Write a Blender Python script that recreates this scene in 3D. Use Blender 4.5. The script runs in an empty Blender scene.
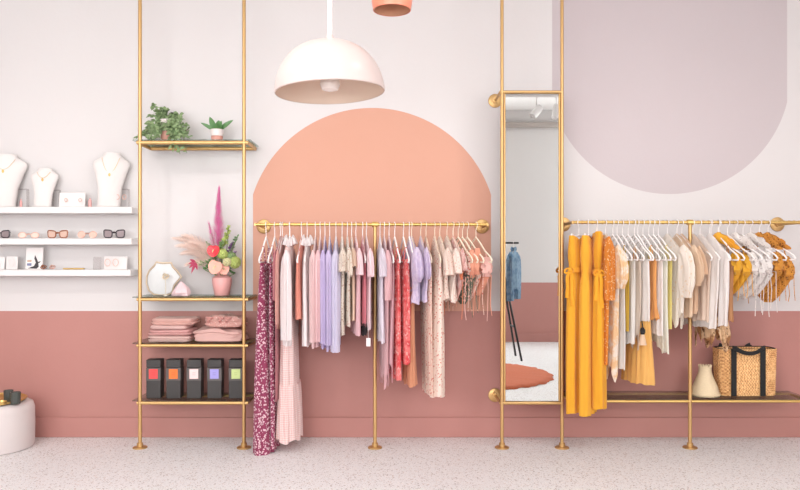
import bpy, math, random
from math import sin, cos, pi, sqrt, radians, exp
from mathutils import Vector, Matrix

SC = bpy.context.scene
COL = SC.collection
CAMY, CAMZ, FPX = -5.306, 1.317, 725.0
YF = -0.306                      # plane of the brass racks; the wall is y = 0


def px(x, y, d):                 # picture point -> world point on the plane y = d
    s = (d - CAMY) / FPX
    return (x - 400) * s, CAMZ + (257 - y) * s


# ------------------------------------------------------------------ mesh builder
class MB:
    def __init__(self):
        self.v, self.f = [], []

    def add(self, vs, fs):
        b = len(self.v)
        self.v.extend(vs)
        self.f.extend([tuple(b + i for i in f) for f in fs])
        return self

    def grid(self, rows, closed=True, cap0=False, cap1=False):
        n = len(rows[0])
        vs = [p for r in rows for p in r]
        fs = []
        m = n if closed else n - 1
        for i in range(len(rows) - 1):
            for j in range(m):
                k = (j + 1) % n
                fs.append((i * n + j, i * n + k, (i + 1) * n + k, (i + 1) * n + j))
        if cap0:
            fs.append(tuple(reversed(range(n))))
        if cap1:
            fs.append(tuple((len(rows) - 1) * n + j for j in range(n)))
        return self.add(vs, fs)

    def box(self, x0, x1, y0, y1, z0, z1, c=0.0):
        if x0 > x1: x0, x1 = x1, x0
        if y0 > y1: y0, y1 = y1, y0
        if z0 > z1: z0, z1 = z1, z0
        def ring(i, z):
            a, b, e, g = x0 + i, x1 - i, y0 + i, y1 - i
            k = c
            if k <= 0:
                return [(a, e, z), (b, e, z), (b, g, z), (a, g, z)]
            return [(a + k, e, z), (b - k, e, z), (b, e + k, z), (b, g - k, z), (b - k, g, z), (a + k, g, z), (a, g - k, z), (a, e + k, z)]
        if c <= 0:
            return self.grid([ring(0, z0), ring(0, z1)], True, True, True)
        return self.grid([ring(c, z0), ring(0, z0 + c), ring(0, z1 - c), ring(c, z1)], True, True, True)

    def tube(self, pts, r, n=10, closed=False, flat=None):
        P = [Vector(p) for p in pts]
        m = len(P)
        R = r if isinstance(r, (list, tuple)) else [r] * m
        T = []
        for i in range(m):
            a = P[(i - 1) % m] if (closed or i > 0) else P[i]
            b = P[(i + 1) % m] if (closed or i < m - 1) else P[i]
            d = b - a
            T.append(d.normalized() if d.length > 1e-9 else Vector((0, 0, 1)))
        up = Vector((0, 0, 1)) if abs(T[0].z) < .9 else Vector((1, 0, 0))
        if flat is not None: up = Vector(flat)
        N = (up - T[0] * up.dot(T[0])).normalized()
        rows = []
        for i in range(m):
            N = N - T[i] * N.dot(T[i])
            if N.length < 1e-6: N = T[i].orthogonal()
            N.normalize()
            B = T[i].cross(N)
            ra = rb = R[i]
            if isinstance(R[i], (tuple, list)): ra, rb = R[i]
            rows.append([tuple(P[i] + N * (ra * cos(2 * pi * j / n)) + B * (rb * sin(2 * pi * j / n))) for j in range(n)])
        if closed: rows.append(rows[0])
        return self.grid(rows, True, not closed, not closed)

    def lathe(self, prof, c=(0, 0, 0), n=48, cap0=True, cap1=True, sx=1, sy=1):
        rows = [[(c[0] + r * sx * cos(2 * pi * j / n), c[1] + r * sy * sin(2 * pi * j / n), c[2] + z) for j in range(n)] for r, z in prof]
        return self.grid(rows, True, cap0, cap1)

    def lathe_axis(self, prof, c, axis, n=32):
        A = Vector(axis).normalized()
        U = A.orthogonal().normalized(); W = A.cross(U)
        rows = [[tuple(Vector(c) + A * z + U * (r * cos(2 * pi * j / n)) + W * (r * sin(2 * pi * j / n))) for j in range(n)] for r, z in prof]
        return self.grid(rows, True, True, True)

    def blob(self, c, rx, ry, rz, seed=0, amp=0.0, e1=1.0, e2=1.0, nu=28, nv=16, freq=3.0, rot=0.0):
        rnd = random.Random(seed)
        ph = [rnd.uniform(0, 6.28) for _ in range(9)]
        sp = lambda a, e: math.copysign(abs(a) ** e, a)
        rows = []
        for i in range(nv + 1):
            a = -pi / 2 + pi * i / nv
            a = max(-pi / 2 + .02, min(pi / 2 - .02, a))
            row = []
            for j in range(nu):
                t = 2 * pi * j / nu
                x = sp(cos(a), e1) * sp(cos(t), e2); y = sp(cos(a), e1) * sp(sin(t), e2); z = sp(sin(a), e1)
                k = 1 + amp * (sin(freq * x * 2 + ph[0]) * sin(freq * y * 2 + ph[1]) + .6 * sin(freq * 4 * z + ph[2] + 2 * x) + .4 * sin(freq * 5 * x + ph[3]) * cos(freq * 4 * y + ph[4]))
                X, Y = x * rx * k, y * ry * k
                row.append((c[0] + X * cos(rot) - Y * sin(rot), c[1] + X * sin(rot) + Y * cos(rot), c[2] + z * rz * k))
            rows.append(row)
        return self.grid(rows, True, True, True)

    def build(self, name, mat, parent=None, smooth=True, loc=None):
        me = bpy.data.meshes.new(name)
        me.from_pydata(self.v, [], self.f)
        me.validate()
        if smooth:
            me.polygons.foreach_set('use_smooth', [True] * len(me.polygons))
            try: me.set_sharp_from_angle(angle=radians(42))
            except Exception: pass
        me.update()
        o = bpy.data.objects.new(name, me)
        if mat is not None: me.materials.append(mat)
        COL.objects.link(o)
        if parent is not None: o.parent = parent
        if loc is not None: o.location = loc
        return o


def tag(o, label=None, cat=None, group=None, kind=None):
    if label: o['label'] = label
    if cat: o['category'] = cat
    if group: o['group'] = group
    if kind: o['kind'] = kind
    return o


def thing(name, label, cat, loc=(0, 0, 0), rz=0.0, group=None):
    o = bpy.data.objects.new(name, None)
    o.empty_display_size = .05
    COL.objects.link(o)
    o.location = loc
    o.rotation_euler = (0, 0, rz)
    return tag(o, label, cat, group)


def copy_tree(o, parent=None):
    c = o.copy(); COL.objects.link(c); c.parent = parent
    for ch in list(o.children): copy_tree(ch, c)
    return c


# ------------------------------------------------------------------ materials
def lin(c):
    f = lambda u: u / 12.92 if u <= .04045 else ((u + .055) / 1.055) ** 2.4
    return tuple(f(u / 255.0) for u in c) + (1.0,)


class NT:
    def __init__(self, name):
        self.m = bpy.data.materials.new(name); self.m.use_nodes = True
        self.t = self.m.node_tree; self.n = self.t.nodes; self.l = self.t.links
        self.b = self.n['Principled BSDF']

    def node(self, kind, **kw):
        n = self.n.new(kind)
        for k, v in kw.items(): setattr(n, k, v)
        return n

    def put(self, sock, v):
        if hasattr(v, 'links') or isinstance(v, bpy.types.NodeSocket): self.l.new(v, sock)
        else: sock.default_value = v

    def math(self, op, a, b=0.0, c=None):
        n = self.node('ShaderNodeMath', operation=op)
        self.put(n.inputs[0], a); self.put(n.inputs[1], b)
        if c is not None: self.put(n.inputs[2], c)
        return n.outputs[0]

    def mix(self, fac, a, b):
        n = self.node('ShaderNodeMix', data_type='RGBA')
        self.put(n.inputs[0], fac); self.put(n.inputs[6], a); self.put(n.inputs[7], b)
        return n.outputs[2]

    def coords(self, which='Object', scale=(1, 1, 1)):
        tc = self.node('ShaderNodeTexCoord'); mp = self.node('ShaderNodeMapping')
        self.l.new(tc.outputs[which], mp.inputs[0]); mp.inputs['Scale'].default_value = scale
        return mp.outputs[0]

    def noise(self, scale, detail=3, rough=.5, vec=None):
        n = self.node('ShaderNodeTexNoise'); n.inputs['Scale'].default_value = scale
        n.inputs['Detail'].default_value = detail; n.inputs['Roughness'].default_value = rough
        self.l.new(vec if vec is not None else self.coords(), n.inputs['Vector'])
        return n.outputs[0]

    def voronoi(self, scale, vec=None, feature='F1', out=0):
        n = self.node('ShaderNodeTexVoronoi', feature=feature); n.inputs['Scale'].default_value = scale
        self.l.new(vec if vec is not None else self.coords(), n.inputs['Vector'])
        return n.outputs[out]

    def ramp(self, fac, stops, interp='LINEAR'):
        n = self.node('ShaderNodeValToRGB'); cr = n.color_ramp; cr.interpolation = interp
        while len(cr.elements) > len(stops): cr.elements.remove(cr.elements[-1])
        while len(cr.elements) < len(stops): cr.elements.new(1.0)
        for e, (p, c) in zip(cr.elements, stops):
            e.position = p; e.color = c if len(c) == 4 else tuple(c) + (1,)
        self.put(n.inputs[0], fac)
        return n.outputs[0]

    def bump(self, h, strength=.2, dist=.01):
        n = self.node('ShaderNodeBump'); n.inputs['Strength'].default_value = strength; n.inputs['Distance'].default_value = dist
        self.put(n.inputs['Height'], h); self.l.new(n.outputs[0], self.b.inputs['Normal'])

    def set(self, color=None, rough=None, metal=None, **kw):
        if color is not None: self.put(self.b.inputs['Base Color'], color)
        if rough is not None: self.put(self.b.inputs['Roughness'], rough)
        if metal is not None: self.b.inputs['Metallic'].default_value = metal
        for k, v in kw.items(): self.put(self.b.inputs[k.replace('_', ' ')], v)
        return self.m


def plain(name, c, rough=.5, metal=0.0, var=.04, scale=20, bump=0.0, bscale=200, **kw):
    m = NT(name); L = lin(c)
    d = tuple(max(0, u * (1 - var)) for u in L[:3]) + (1,)
    col = m.mix(m.noise(scale), d, L)
    if bump: m.bump(m.noise(bscale, 2), bump, .003)
    return m.set(col, rough, metal, **kw)


FAB = {}
def fabric(c, c2=None, pattern=None, scale=60, thr=.32, c3=None, rough=.85):
    key = (c, c2, pattern, scale, thr, c3)
    if key in FAB: return FAB[key]
    m = NT('woven_cloth'); L = lin(c)
    col = m.mix(m.noise(9, 2), tuple(u * .93 for u in L[:3]) + (1,), L)
    vec = m.coords()
    if pattern in ('floral', 'dots'):
        d = m.voronoi(scale, vec)
        if pattern == 'floral':
            d = m.math('ADD', d, m.math('MULTIPLY', m.math('SUBTRACT', m.noise(scale * 2.2, 2, .6, vec), .5), .55))
        f = m.math('LESS_THAN', d, thr)
        col = m.mix(f, col, lin(c2))
        if c3:
            v2 = m.coords(scale=(1.3, 1.3, 1.3))
            d2 = m.math('ADD', m.voronoi(scale * 1.1, v2), m.math('MULTIPLY', m.noise(scale * 1.7, 2, .6, v2), .3))
            col = m.mix(m.math('LESS_THAN', d2, thr * 1.05), col, lin(c3))
    elif pattern == 'gingham':
        sp = m.node('ShaderNodeSeparateXYZ'); m.l.new(vec, sp.inputs[0])
        sq = lambda s: m.math('GREATER_THAN', m.math('SINE', m.math('MULTIPLY', s, scale)), 0.0)
        f = m.math('MULTIPLY', m.math('ADD', sq(sp.outputs[2]), sq(m.math('ADD', sp.outputs[0], sp.outputs[1]))), .5)
        col = m.mix(f, lin(c2), col)
    elif pattern == 'blotch':
        f = m.ramp(m.noise(scale, 3, .6, vec), [(.42, (0, 0, 0)), (.56, (1, 1, 1))])
        col = m.mix(f, col, lin(c2))
        if c3:
            f = m.ramp(m.noise(scale * 2.3, 3, .6, m.coords(scale=(1.2, 1, .8))), [(.55, (0, 0, 0)), (.62, (1, 1, 1))])
            col = m.mix(f, col, lin(c3))
    elif pattern == 'stripe':
        sp = m.node('ShaderNodeSeparateXYZ'); m.l.new(vec, sp.inputs[0])
        f = m.math('GREATER_THAN', m.math('SINE', m.math('MULTIPLY', sp.outputs[2], scale)), thr)
        col = m.mix(f, col, lin(c2))
    m.bump(m.noise(420, 2), .12, .002)
    m.set(col, rough, 0.0, Sheen_Weight=.25, Sheen_Roughness=.5)
    m.b.inputs['Specular IOR Level'].default_value = .25
    # light passes through thin cloth a little
    tr = m.node('ShaderNodeBsdfTranslucent'); m.put(tr.inputs['Color'], col)
    mx = m.node('ShaderNodeMixShader'); mx.inputs[0].default_value = .34
    m.l.new(m.b.outputs[0], mx.inputs[1]); m.l.new(tr.outputs[0], mx.inputs[2])
    m.l.new(mx.outputs[0], m.n['Material Output'].inputs['Surface'])
    FAB[key] = m.m
    return m.m


def brass(name='brushed_brass', c=(212, 174, 118), rough=.42):
    m = NT(name)
    v = m.coords(scale=(1, 1, .15))
    n = m.noise(60, 3, .6, v)
    col = m.mix(n, tuple(u * .86 for u in lin(c)[:3]) + (1,), lin(c))
    return m.set(col, m.math('MULTIPLY_ADD', n, .15, rough - .07), .82)


M = {}
M['brass'] = brass()
M['gold'] = brass('polished_gold', (220, 184, 112), .34)
M['white_paint'] = plain('white_paint', (228, 224, 223), .45)
M['white_plastic'] = plain('white_plastic', (243, 238, 236), .35)
M['cream_plastic'] = plain('cream_plastic', (236, 222, 200), .4)
M['velvet'] = plain('white_velvet', (226, 220, 217), .9, bump=.2)
M['black'] = plain('black_card', (56, 52, 51), .5)
M['grey_band'] = plain('grey_card', (92, 86, 84), .6)
M['black_cloth'] = plain('black_webbing', (34, 33, 34), .85, bump=.5, bscale=500)
M['black_metal'] = plain('black_steel', (35, 36, 38), .45)
M['terracotta_pot'] = plain('pink_clay', (220, 160, 145), .7)
M['pale_pot'] = plain('pale_glaze', (232, 220, 216), .5)
M['soil'] = plain('potting_soil', (70, 52, 42), .95, var=.4, scale=120)
M['leaf'] = plain('variegated_leaf', (168, 194, 140), .5, var=.72, scale=34)
M['leaf_dark'] = plain('dark_leaf', (98, 146, 88), .4, var=.35, scale=40)
M['leaf_pale'] = plain('pale_leaf', (150, 178, 120), .5, var=.3, scale=40)
M['stem'] = plain('green_stem', (110, 140, 80), .6)
M['vase_pink'] = plain('pink_ceramic', (232, 170, 166), .38)
M['rose_pampas'] = plain('rose_plume', (236, 138, 190), .8, var=.15, scale=60)
M['peach_pampas'] = plain('peach_plume', (255, 228, 216), .8, var=.15, scale=60)
M['red_wax'] = plain('red_petal', (225, 50, 62), .3, var=.15, scale=40)
M['peach_wax'] = plain('peach_petal', (246, 178, 160), .35, var=.1, scale=40)
M['lime_petal'] = plain('lime_petal', (196, 212, 120), .6, var=.3, scale=90)
M['cream_petal'] = plain('cream_petal', (226, 222, 170), .6, var=.2, scale=90)
M['purple_petal'] = plain('purple_petal', (140, 88, 150), .6, var=.3, scale=80)
M['wine_leaf'] = plain('wine_leaf', (176, 44, 84), .5, var=.3, scale=60)
M['crystal'] = plain('rose_quartz', (240, 208, 212), .2, var=.12, scale=50)
M['lens_dark'] = plain('smoked_lens', (142, 126, 128), .15)
M['lens_brown'] = plain('amber_lens', (206, 172, 156), .15)
M['lens_rose'] = plain('rose_lens', (226, 186, 170), .15)
M['frame_dark'] = plain('dark_acetate', (62, 54, 58), .25)
M['frame_tort'] = plain('tortoise_acetate', (165, 102, 72), .25, var=.5, scale=120)
M['frame_rose'] = plain('rose_gold_wire', (222, 176, 160), .3, .6)
M['card'] = plain('white_card', (228, 222, 220), .7)
M['straw'] = plain('woven_straw', (232, 172, 112), .75, var=.5, scale=110, bump=.5, bscale=260)
M['pale_straw'] = plain('pale_raffia', (236, 214, 178), .8, var=.2, scale=140, bump=.4, bscale=260)
M['stone'] = plain('pale_cast_stone', (222, 212, 210), .75, var=.07, scale=9, bump=.15, bscale=90)
M['lamp_white'] = plain('blush_white_enamel', (212, 195, 190), .3)
M['lamp_in'] = plain('beige_enamel', (226, 204, 186), .5)
M['lamp_coral'] = plain('coral_enamel', (236, 142, 114), .28)
M['wood_in'] = plain('raw_copper_lining', (224, 168, 136), .45)
M['bulb'] = plain('frosted_bulb', (245, 238, 232), .25)
M['rug'] = plain('rust_wool', (208, 112, 78), .95, var=.3, scale=60, bump=.6, bscale=120)
M['rose_pampas'] = fabric((240, 140, 194)); M['peach_pampas'] = fabric((255, 236, 226))
m = NT('woven_straw'); sp = m.node('ShaderNodeSeparateXYZ'); m.l.new(m.coords(), sp.inputs[0])
wv = m.math('MULTIPLY', m.math('SINE', m.math('MULTIPLY', m.math('ADD', sp.outputs[0], sp.outputs[1]), 330.0)), m.math('SINE', m.math('MULTIPLY', sp.outputs[2], 260.0)))
wv = m.math('MULTIPLY_ADD', wv, .35, m.noise(70, 3))
cs = m.ramp(wv, [(.15, lin((176, 118, 70))), (.5, lin((232, 176, 116))), (.85, lin((250, 212, 156)))])
m.bump(wv, .6, .004); M['straw'] = m.set(cs, .75)
M['denim'] = fabric((112, 144, 172), (140, 168, 190), 'blotch', 14)


def glass(name, c, rough=.02, alpha=.35, grey=None):
    # thin sheet of glass: mostly clear, a little tint, a sheen that grows at glancing angles
    m = NT(name)
    tr = m.node('ShaderNodeBsdfTransparent'); tr.inputs['Color'].default_value = lin(c)
    gl = m.node('ShaderNodeBsdfGlossy'); gl.inputs['Roughness'].default_value = rough
    lw = m.node('ShaderNodeLayerWeight'); lw.inputs[0].default_value = .5
    fr = m.math('MULTIPLY_ADD', m.math('POWER', lw.outputs['Facing'], 4.0), .55, .04)
    mx = m.node('ShaderNodeMixShader')
    m.l.new(fr, mx.inputs[0]); m.l.new(tr.outputs[0], mx.inputs[1]); m.l.new(gl.outputs[0], mx.inputs[2])
    m.l.new(mx.outputs[0], m.n['Material Output'].inputs['Surface'])
    return m.m
M['glass_shelf'] = glass('green_edged_glass', (222, 230, 224))
M['acrylic'] = glass('clear_acrylic', (244, 242, 242))
M['window_glass'] = glass('window_glass', (252, 253, 253))
m = NT('silvered_mirror'); m.set((.79, .835, .82, 1), 0.0, 1.0); M['mirror'] = m.m


def painted_wall(name, shapes):
    """white plaster above, terracotta dado below, plus the painted arches of the back wall"""
    m = NT(name)
    g = m.node('ShaderNodeNewGeometry'); sp = m.node('ShaderNodeSeparateXYZ'); m.l.new(g.outputs['Position'], sp.inputs[0])
    X, Z = sp.outputs[0], sp.outputs[2]
    gp = g.outputs['Position']
    nz = m.noise(1.3, 4, .6, gp)
    white = m.mix(nz, lin((211, 206, 205)), lin((215, 211, 210)))
    terra = m.mix(m.noise(2.2, 5, .65, gp), lin((178, 124, 116)), lin((186, 131, 123)))
    col = white
    AND = lambda a, b: m.math('MULTIPLY', a, b)
    if shapes:
        def arch(x0, x1, cx, cz, r, up):
            inx = AND(m.math('GREATER_THAN', X, x0), m.math('LESS_THAN', X, x1))
            dx = m.math('SUBTRACT', X, cx); dz = m.math('SUBTRACT', Z, cz)
            dist = m.math('SQRT', m.math('ADD', AND(dx, dx), AND(dz, dz)))
            inside = m.math('MAXIMUM', m.math('LESS_THAN', dist, r), m.math('LESS_THAN' if up else 'GREATER_THAN', Z, cz))
            return AND(inx, inside)
        orange = m.mix(nz, lin((206, 152, 129)), lin((211, 159, 138)))
        lilac = m.mix(nz, lin((192, 180, 182)), lin((196, 186, 188)))
        col = m.mix(arch(-1.076, .666, -.205, 1.493, .915, True), col, orange)
        col = m.mix(arch(1.113, 2.833, 1.973, 2.664, .886, False), col, lilac)
    col = m.mix(m.math('LESS_THAN', Z, .9217), col, terra)
    m.bump(m.noise(45, 4, .6, gp), .06, .01)
    return m.set(col, .62)


def terrazzo():
    m = NT('terrazzo'); v = m.coords('Object')
    base = m.mix(m.noise(3, 3), lin((228, 226, 227)), lin((233, 231, 232)))
    d = m.voronoi(78, v); c = m.voronoi(78, v, out=1)
    sepc = m.node('ShaderNodeSeparateColor'); m.l.new(c, sepc.inputs[0])
    chip = m.ramp(sepc.outputs[0], [(0, lin((172, 160, 156))), (.3, lin((240, 234, 232))), (.55, lin((206, 190, 182))), (.75, lin((190, 181, 179))), (.88, lin((234, 226, 222)))], 'CONSTANT')
    thr = m.math('MULTIPLY_ADD', sepc.outputs[1], .36, .12)
    col = m.mix(m.math('LESS_THAN', d, thr), base, chip)
    v2 = m.coords('Object', (1.37, 1.37, 1.37)); d2 = m.voronoi(130, v2); c2 = m.voronoi(130, v2, out=1)
    sp2 = m.node('ShaderNodeSeparateColor'); m.l.new(c2, sp2.inputs[0])
    chip2 = m.ramp(sp2.outputs[0], [(0, lin((164, 154, 151))), (.25, lin((244, 240, 238))), (.7, lin((204, 190, 184)))], 'CONSTANT')
    col = m.mix(m.math('MULTIPLY', m.math('LESS_THAN', d2, .34), m.math('GREATER_THAN', sp2.outputs[1], .45)), col, chip2)
    return m.set(col, .5)
# ------------------------------------------------------------------ the room
XR, YB, ZC = 4.6, -6.55, 3.6
plainwall = painted_wall('two_tone_wall', False)


def structure(name, mb, mat, parent=None, smooth=False):
    o = mb.build(name, mat, parent, smooth)
    if parent is None: o['kind'] = 'structure'
    return o

structure('floor', MB().box(-XR - .1, XR + .1, YB - .1, .1, -.1, 0), terrazzo())
structure('ceiling', MB().box(-XR - .1, XR + .1, YB - .1, .1, ZC, ZC + .1), plain('ceiling_paint', (242, 238, 236), .8))
structure('wall_back', MB().box(-XR, XR, 0, .1, 0, ZC), painted_wall('mural_wall', True))
structure('wall_left', MB().box(-XR - .1, -XR, YB, .1, 0, ZC), plainwall)
W1 = (-4.4, 1.0, .75, 3.35)
W2 = (3.1, 4.5, .75, 3.35)
W3 = (-6.3, -4.4, .75, 3.2)
fw = MB()
for a, b, c, d in ((-XR, W1[0], 0, ZC), (W1[1], W2[0], 0, ZC), (W2[1], XR, 0, ZC), (W1[0], W1[1], 0, W1[2]), (W1[0], W1[1], W1[3], ZC), (W2[0], W2[1], 0, W2[2]), (W2[0], W2[1], W2[3], ZC)):
    fw.box(a, b, YB - .1, YB, c, d)
structure('wall_front', fw, plainwall)
rw = MB()
for a, b, c, d in ((YB, W3[0], 0, ZC), (W3[1], .1, 0, ZC), (W3[0], W3[1], 0, W3[2]), (W3[0], W3[1], W3[3], ZC)):
    rw.box(XR, XR + .1, a, b, c, d)
structure('wall_right', rw, plainwall)
structure('baseboard_back', MB().box(-XR, XR, -.014, 0, 0, .146, .004), plainwall)
structure('baseboard_front', MB().box(W1[1], W2[0], YB, YB + .014, 0, .14, .004), plainwall)
structure('trim_1', MB().box(-XR, XR, YB, YB + .07, 3.32, 3.40, .01), plain('shadowed_conduit', (176, 166, 160), .6))  # conduit strip; its darker grey-brown has the shadow band painted in


def window(name, a, b, c, d, along_x):
    fr, gl = MB(), MB()
    def bx(mb, p, q, r, s, th):
        if along_x: mb.box(p, q, YB - .05 - th, YB - .05 + th, r, s)
        else: mb.box(XR + .05 - th, XR + .05 + th, p, q, r, s)
    w = .05
    bx(fr, a, b, c, c + w, .03); bx(fr, a, b, d - w, d, .03)
    n = max(1, round((b - a) / 1.3))
    for i in range(n + 1):
        t = a + (b - a) * i / n
        lo, hi = max(a, t - w / 2), min(b, t + w / 2)
        bx(fr, lo, hi, c + w, d - w, .03)
    bx(gl, a + .02, b - .02, c + .02, d - .02, .004)
    o = structure(name, fr, M['white_paint'])
    g = gl.build('pane', M['window_glass'], o, False)
window('window_1', *W1, True)
window('window_2', *W2, True)
window('window_3', *W3, False)

# ------------------------------------------------------------------ brass racks
FLR = .0


def pole(parent, x, z0, z1, r=.0125, name='pole'):
    return MB().tube([(x, YF, z0), (x, YF, z1)], r, 16).build(name, M['brass'], parent)


def foot(parent, x, y=YF, z=0.0, up=1, name='foot_flange'):
    return MB().lathe([(.049, 0), (.049, .006 * up), (.046, .009 * up), (.021, .010 * up), (.020, .035 * up), (.016, .036 * up)], (x, y, z), 32).build(name, M['brass'], parent)


def wall_disc(parent, x, z, r=.05):
    return MB().lathe_axis([(r, 0), (r, .007), (r - .004, .010), (.020, .011), (.019, .03), (.013, .031)], (x, 0, z), (0, -1, 0), 32).build('wall_flange', M['brass'], parent)


def stub(parent, x, z, r=.012, y1=YF):
    return MB().tube([(x, -.028, z), (x, y1, z)], r, 12).build('wall_arm', M['brass'], parent)

# shelf unit
SX0, SX1 = (140 - 400) / 145, (244 - 400) / 145
unit = thing('brass_shelf_unit', 'brass pole shelf unit with four glass shelves, holding plants, flowers, folded clothes and black boxes', 'shelving', (SX0, YF, 0))
def P_(mb, name, mat, parent=unit):
    o = mb.build(name, mat, parent); o.location = -Vector(parent.location); return o
def shelf_unit():
    for x in (SX0, SX1):
        for o in (pole(unit, x, .01, ZC), foot(unit, x), foot(unit, x, YF, ZC, -1, 'ceiling_flange')): o.location = -Vector(unit.location)
    for k, (zb) in enumerate(SHELF_Z):
        mb = MB(); r = .0115 if k < 3 else .014
        a, b, y0, y1 = SX0 - .018, SX1 + .026, YF, -.03
        mb.tube([(a, y0, zb), (b, y0, zb), (b, y1, zb), (a, y1, zb)], r, 10, True)
        P_(mb, 'shelf_frame', M['brass'])
        P_(MB().box(a - .035, b + .02, y0 - .004, -.012, zb + r, zb + r + .008, .002), 'glass_shelf', M['glass_shelf'])
SHELF_Z = [.310, .706, 1.024, 2.106]     # centre of the frame bar
SHELF_R = [.0115, .0115, .0115, .014]
shelf_unit()
TOP = [z + r + .009 for z, r in zip(SHELF_Z, SHELF_R)]


def clothing_rail(label, x0, x1, z, xp, lower=None):
    t = thing('clothing_rail', label, 'clothes rail', (xp, YF, 0))
    def put(o): o.location = -Vector(t.location); return o
    prof = []
    n = int((x1 - x0) / .0345)
    st = (x1 - x0) / n
    for i in range(n):
        a = i * st
        prof += [(.0105, a), (.0105, a + st * .62), (.0135, a + st * .66), (.0135, a + st * .94), (.0105, a + st * .98)]
    prof.append((.0105, x1 - x0))
    put(MB().lathe_axis(prof, (x0, YF, z), (1, 0, 0), 12).build('rail', M['gold'], t))
    for x in (x0, x1):
        put(stub(t, x, z)); put(wall_disc(t, x, z, .052))
    put(pole(t, xp, .01, z - .008)); put(foot(t, xp))
    put(MB().lathe_axis([(.019, -.02), (.019, .02)], (xp, YF, z), (1, 0, 0), 20).build('clamp', M['gold'], t))
    if lower:
        a, b, zb = lower
        put(MB().tube([(a, YF, zb), (b, YF, zb), (b, -.03, zb), (a, -.03, zb)], .010, 10, True).build('shelf_frame', M['gold'], t))
        put(MB().box(a - .01, b + .01, YF - .004, -.012, zb + .010, zb + .018, .002).build('glass_shelf', M['glass_shelf'], t))
        for x in (a, b):
            put(MB().tube([(x, -.035, zb), (x, -.001, zb)], .010, 10).build('wall_pin', M['gold'], t))
    return t
ZL, ZR = 1.541, 1.556
RX0, RX1 = 1.195, 2.76
RSH = .322
clothing_rail('brass clothes rail on the orange arch, hung with pink, white and lavender clothes', -.996, .60, ZL, (375 - 400) / 145)
clothing_rail('brass clothes rail with a glass shelf below, hung with yellow, cream and white clothes', RX0, RX1, ZR, 2.0, (1.17, 2.83, RSH))

# mirror
MX0, MX1 = (502 - 400) / 145, (562 - 400) / 145
MZ0, MZ1 = .310, 2.455
mt = thing('standing_mirror', 'tall narrow brass framed mirror between two floor to ceiling poles', 'mirror', (MX0, YF, 0))
def mp(o): o.location = -Vector(mt.location); return o
for x in (MX0, MX1):
    mp(pole(mt, x, .01, ZC, .0118)); mp(foot(mt, x)); mp(foot(mt, x, YF, ZC, -1, 'ceiling_flange'))
    for z in (MZ0 - .003, MZ1 + .004):
        mp(wall_disc(mt, x - .008, z, .05)); mp(stub(mt, x - .008, z, .009))
for z in (MZ0, MZ1):
    mp(MB().tube([(MX0, YF, z), (MX1, YF, z)], .0115, 10).build('cross_bar', M['brass'], mt))
fr = MB()
fr.tube([(MX0 + .018, YF - .004, MZ0 + .012), (MX1 - .018, YF - .004, MZ0 + .012), (MX1 - .018, YF - .004, MZ1 - .012), (MX0 + .018, YF - .004, MZ1 - .012)], .006, 8, True)
mp(fr.build('mirror_frame', M['brass'], mt))
mp(MB().box(MX0 + .018, MX1 - .018, YF, YF + .004, MZ0 + .012, MZ1 - .012).build('mirror_glass', M['mirror'], mt, False))
mp(MB().box(MX0 + .018, MX1 - .018, YF + .0045, YF + .016, MZ0 + .012, MZ1 - .012).build('backing_board', M['white_paint'], mt, False))

# ------------------------------------------------------------------ pendants
def pendant(name, label, loc, prof_out, prof_in, mo, mi, rod_r, neck, tilt=0.0):
    t = thing(name, label, 'lamp', loc)
    t.rotation_euler = (0, 0, 0)
    sh = MB().lathe(prof_out + list(reversed([])), (0, 0, 0), 72, False, True).build('lamp_shade', mo, t)
    ins = MB().lathe(prof_in, (0, 0, 0), 72, False, True).build('shade_lining', mi, sh)
    sh.rotation_euler = (0, tilt, 0)
    top = prof_out[-1][1]
    MB().tube([(0, 0, top + .02), (0, 0, ZC - loc[2])], rod_r, 10).build('cord', M['white_plastic'] if mo is M['lamp_white'] else M['lamp_coral'], t)
    MB().lathe([(neck * 1.25, top - .012), (neck * 1.2, top + .012), (rod_r * 1.2, top + .03)], (0, 0, 0), 24).build('collar', mo, t)
    MB().lathe([(.05, ZC - loc[2] - .03), (.05, ZC - loc[2])], (0, 0, 0), 24).build('ceiling_rose', mo, t)
    return t
R = .25
po, pi_ = [], []
for i in range(23):
    a = pi / 2 * i / 22
    po.append((max(.012, R * cos(a) ** .82), .232 * sin(a) ** 1.04))
    pi_.append((max(.010, (R - .005) * cos(a) ** .82), .0 + .226 * sin(a) ** 1.04))
po = [(R - .004, -.001), (R, .002)] + po[1:]
x, z = px(330, 92.5, -2.006)
pl = pendant('dome_pendant_lamp', 'large blush white dome pendant lamp with a white rod, lining beige', (x, -2.006, z), po, pi_, M['lamp_white'], M['lamp_in'], .0115, .018, radians(-2.4))
bl = MB()
bl.lathe([(.010, .005), (.036, .012), (.046, .035), (.040, .065), (.024, .09), (.020, .22)], (0, 0, 0), 24).build('bulb', M['bulb'], pl)
x, z = px(392, 10.5, -1.706)
po = [(.091, 0), (.094, .001), (.099, .03), (.103, .06), (.104, .09), (.100, .13), (.088, .17), (.066, .20), (.035, .217), (.012, .222)]
pi_ = [(r - .004 if r > .02 else r * .8, z_ - .003 if i > 1 else z_ + .002) for i, (r, z_) in enumerate(po)]
pc = pendant('cup_pendant_lamp', 'small coral cup shaped pendant lamp hanging at the top of the view', (x, -1.706, z), po, pi_, M['lamp_coral'], M['wood_in'], .008, .016)
MB().blob((0, 0, .10), .035, .035, .045).build('bulb', M['bulb'], pc)

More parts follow.
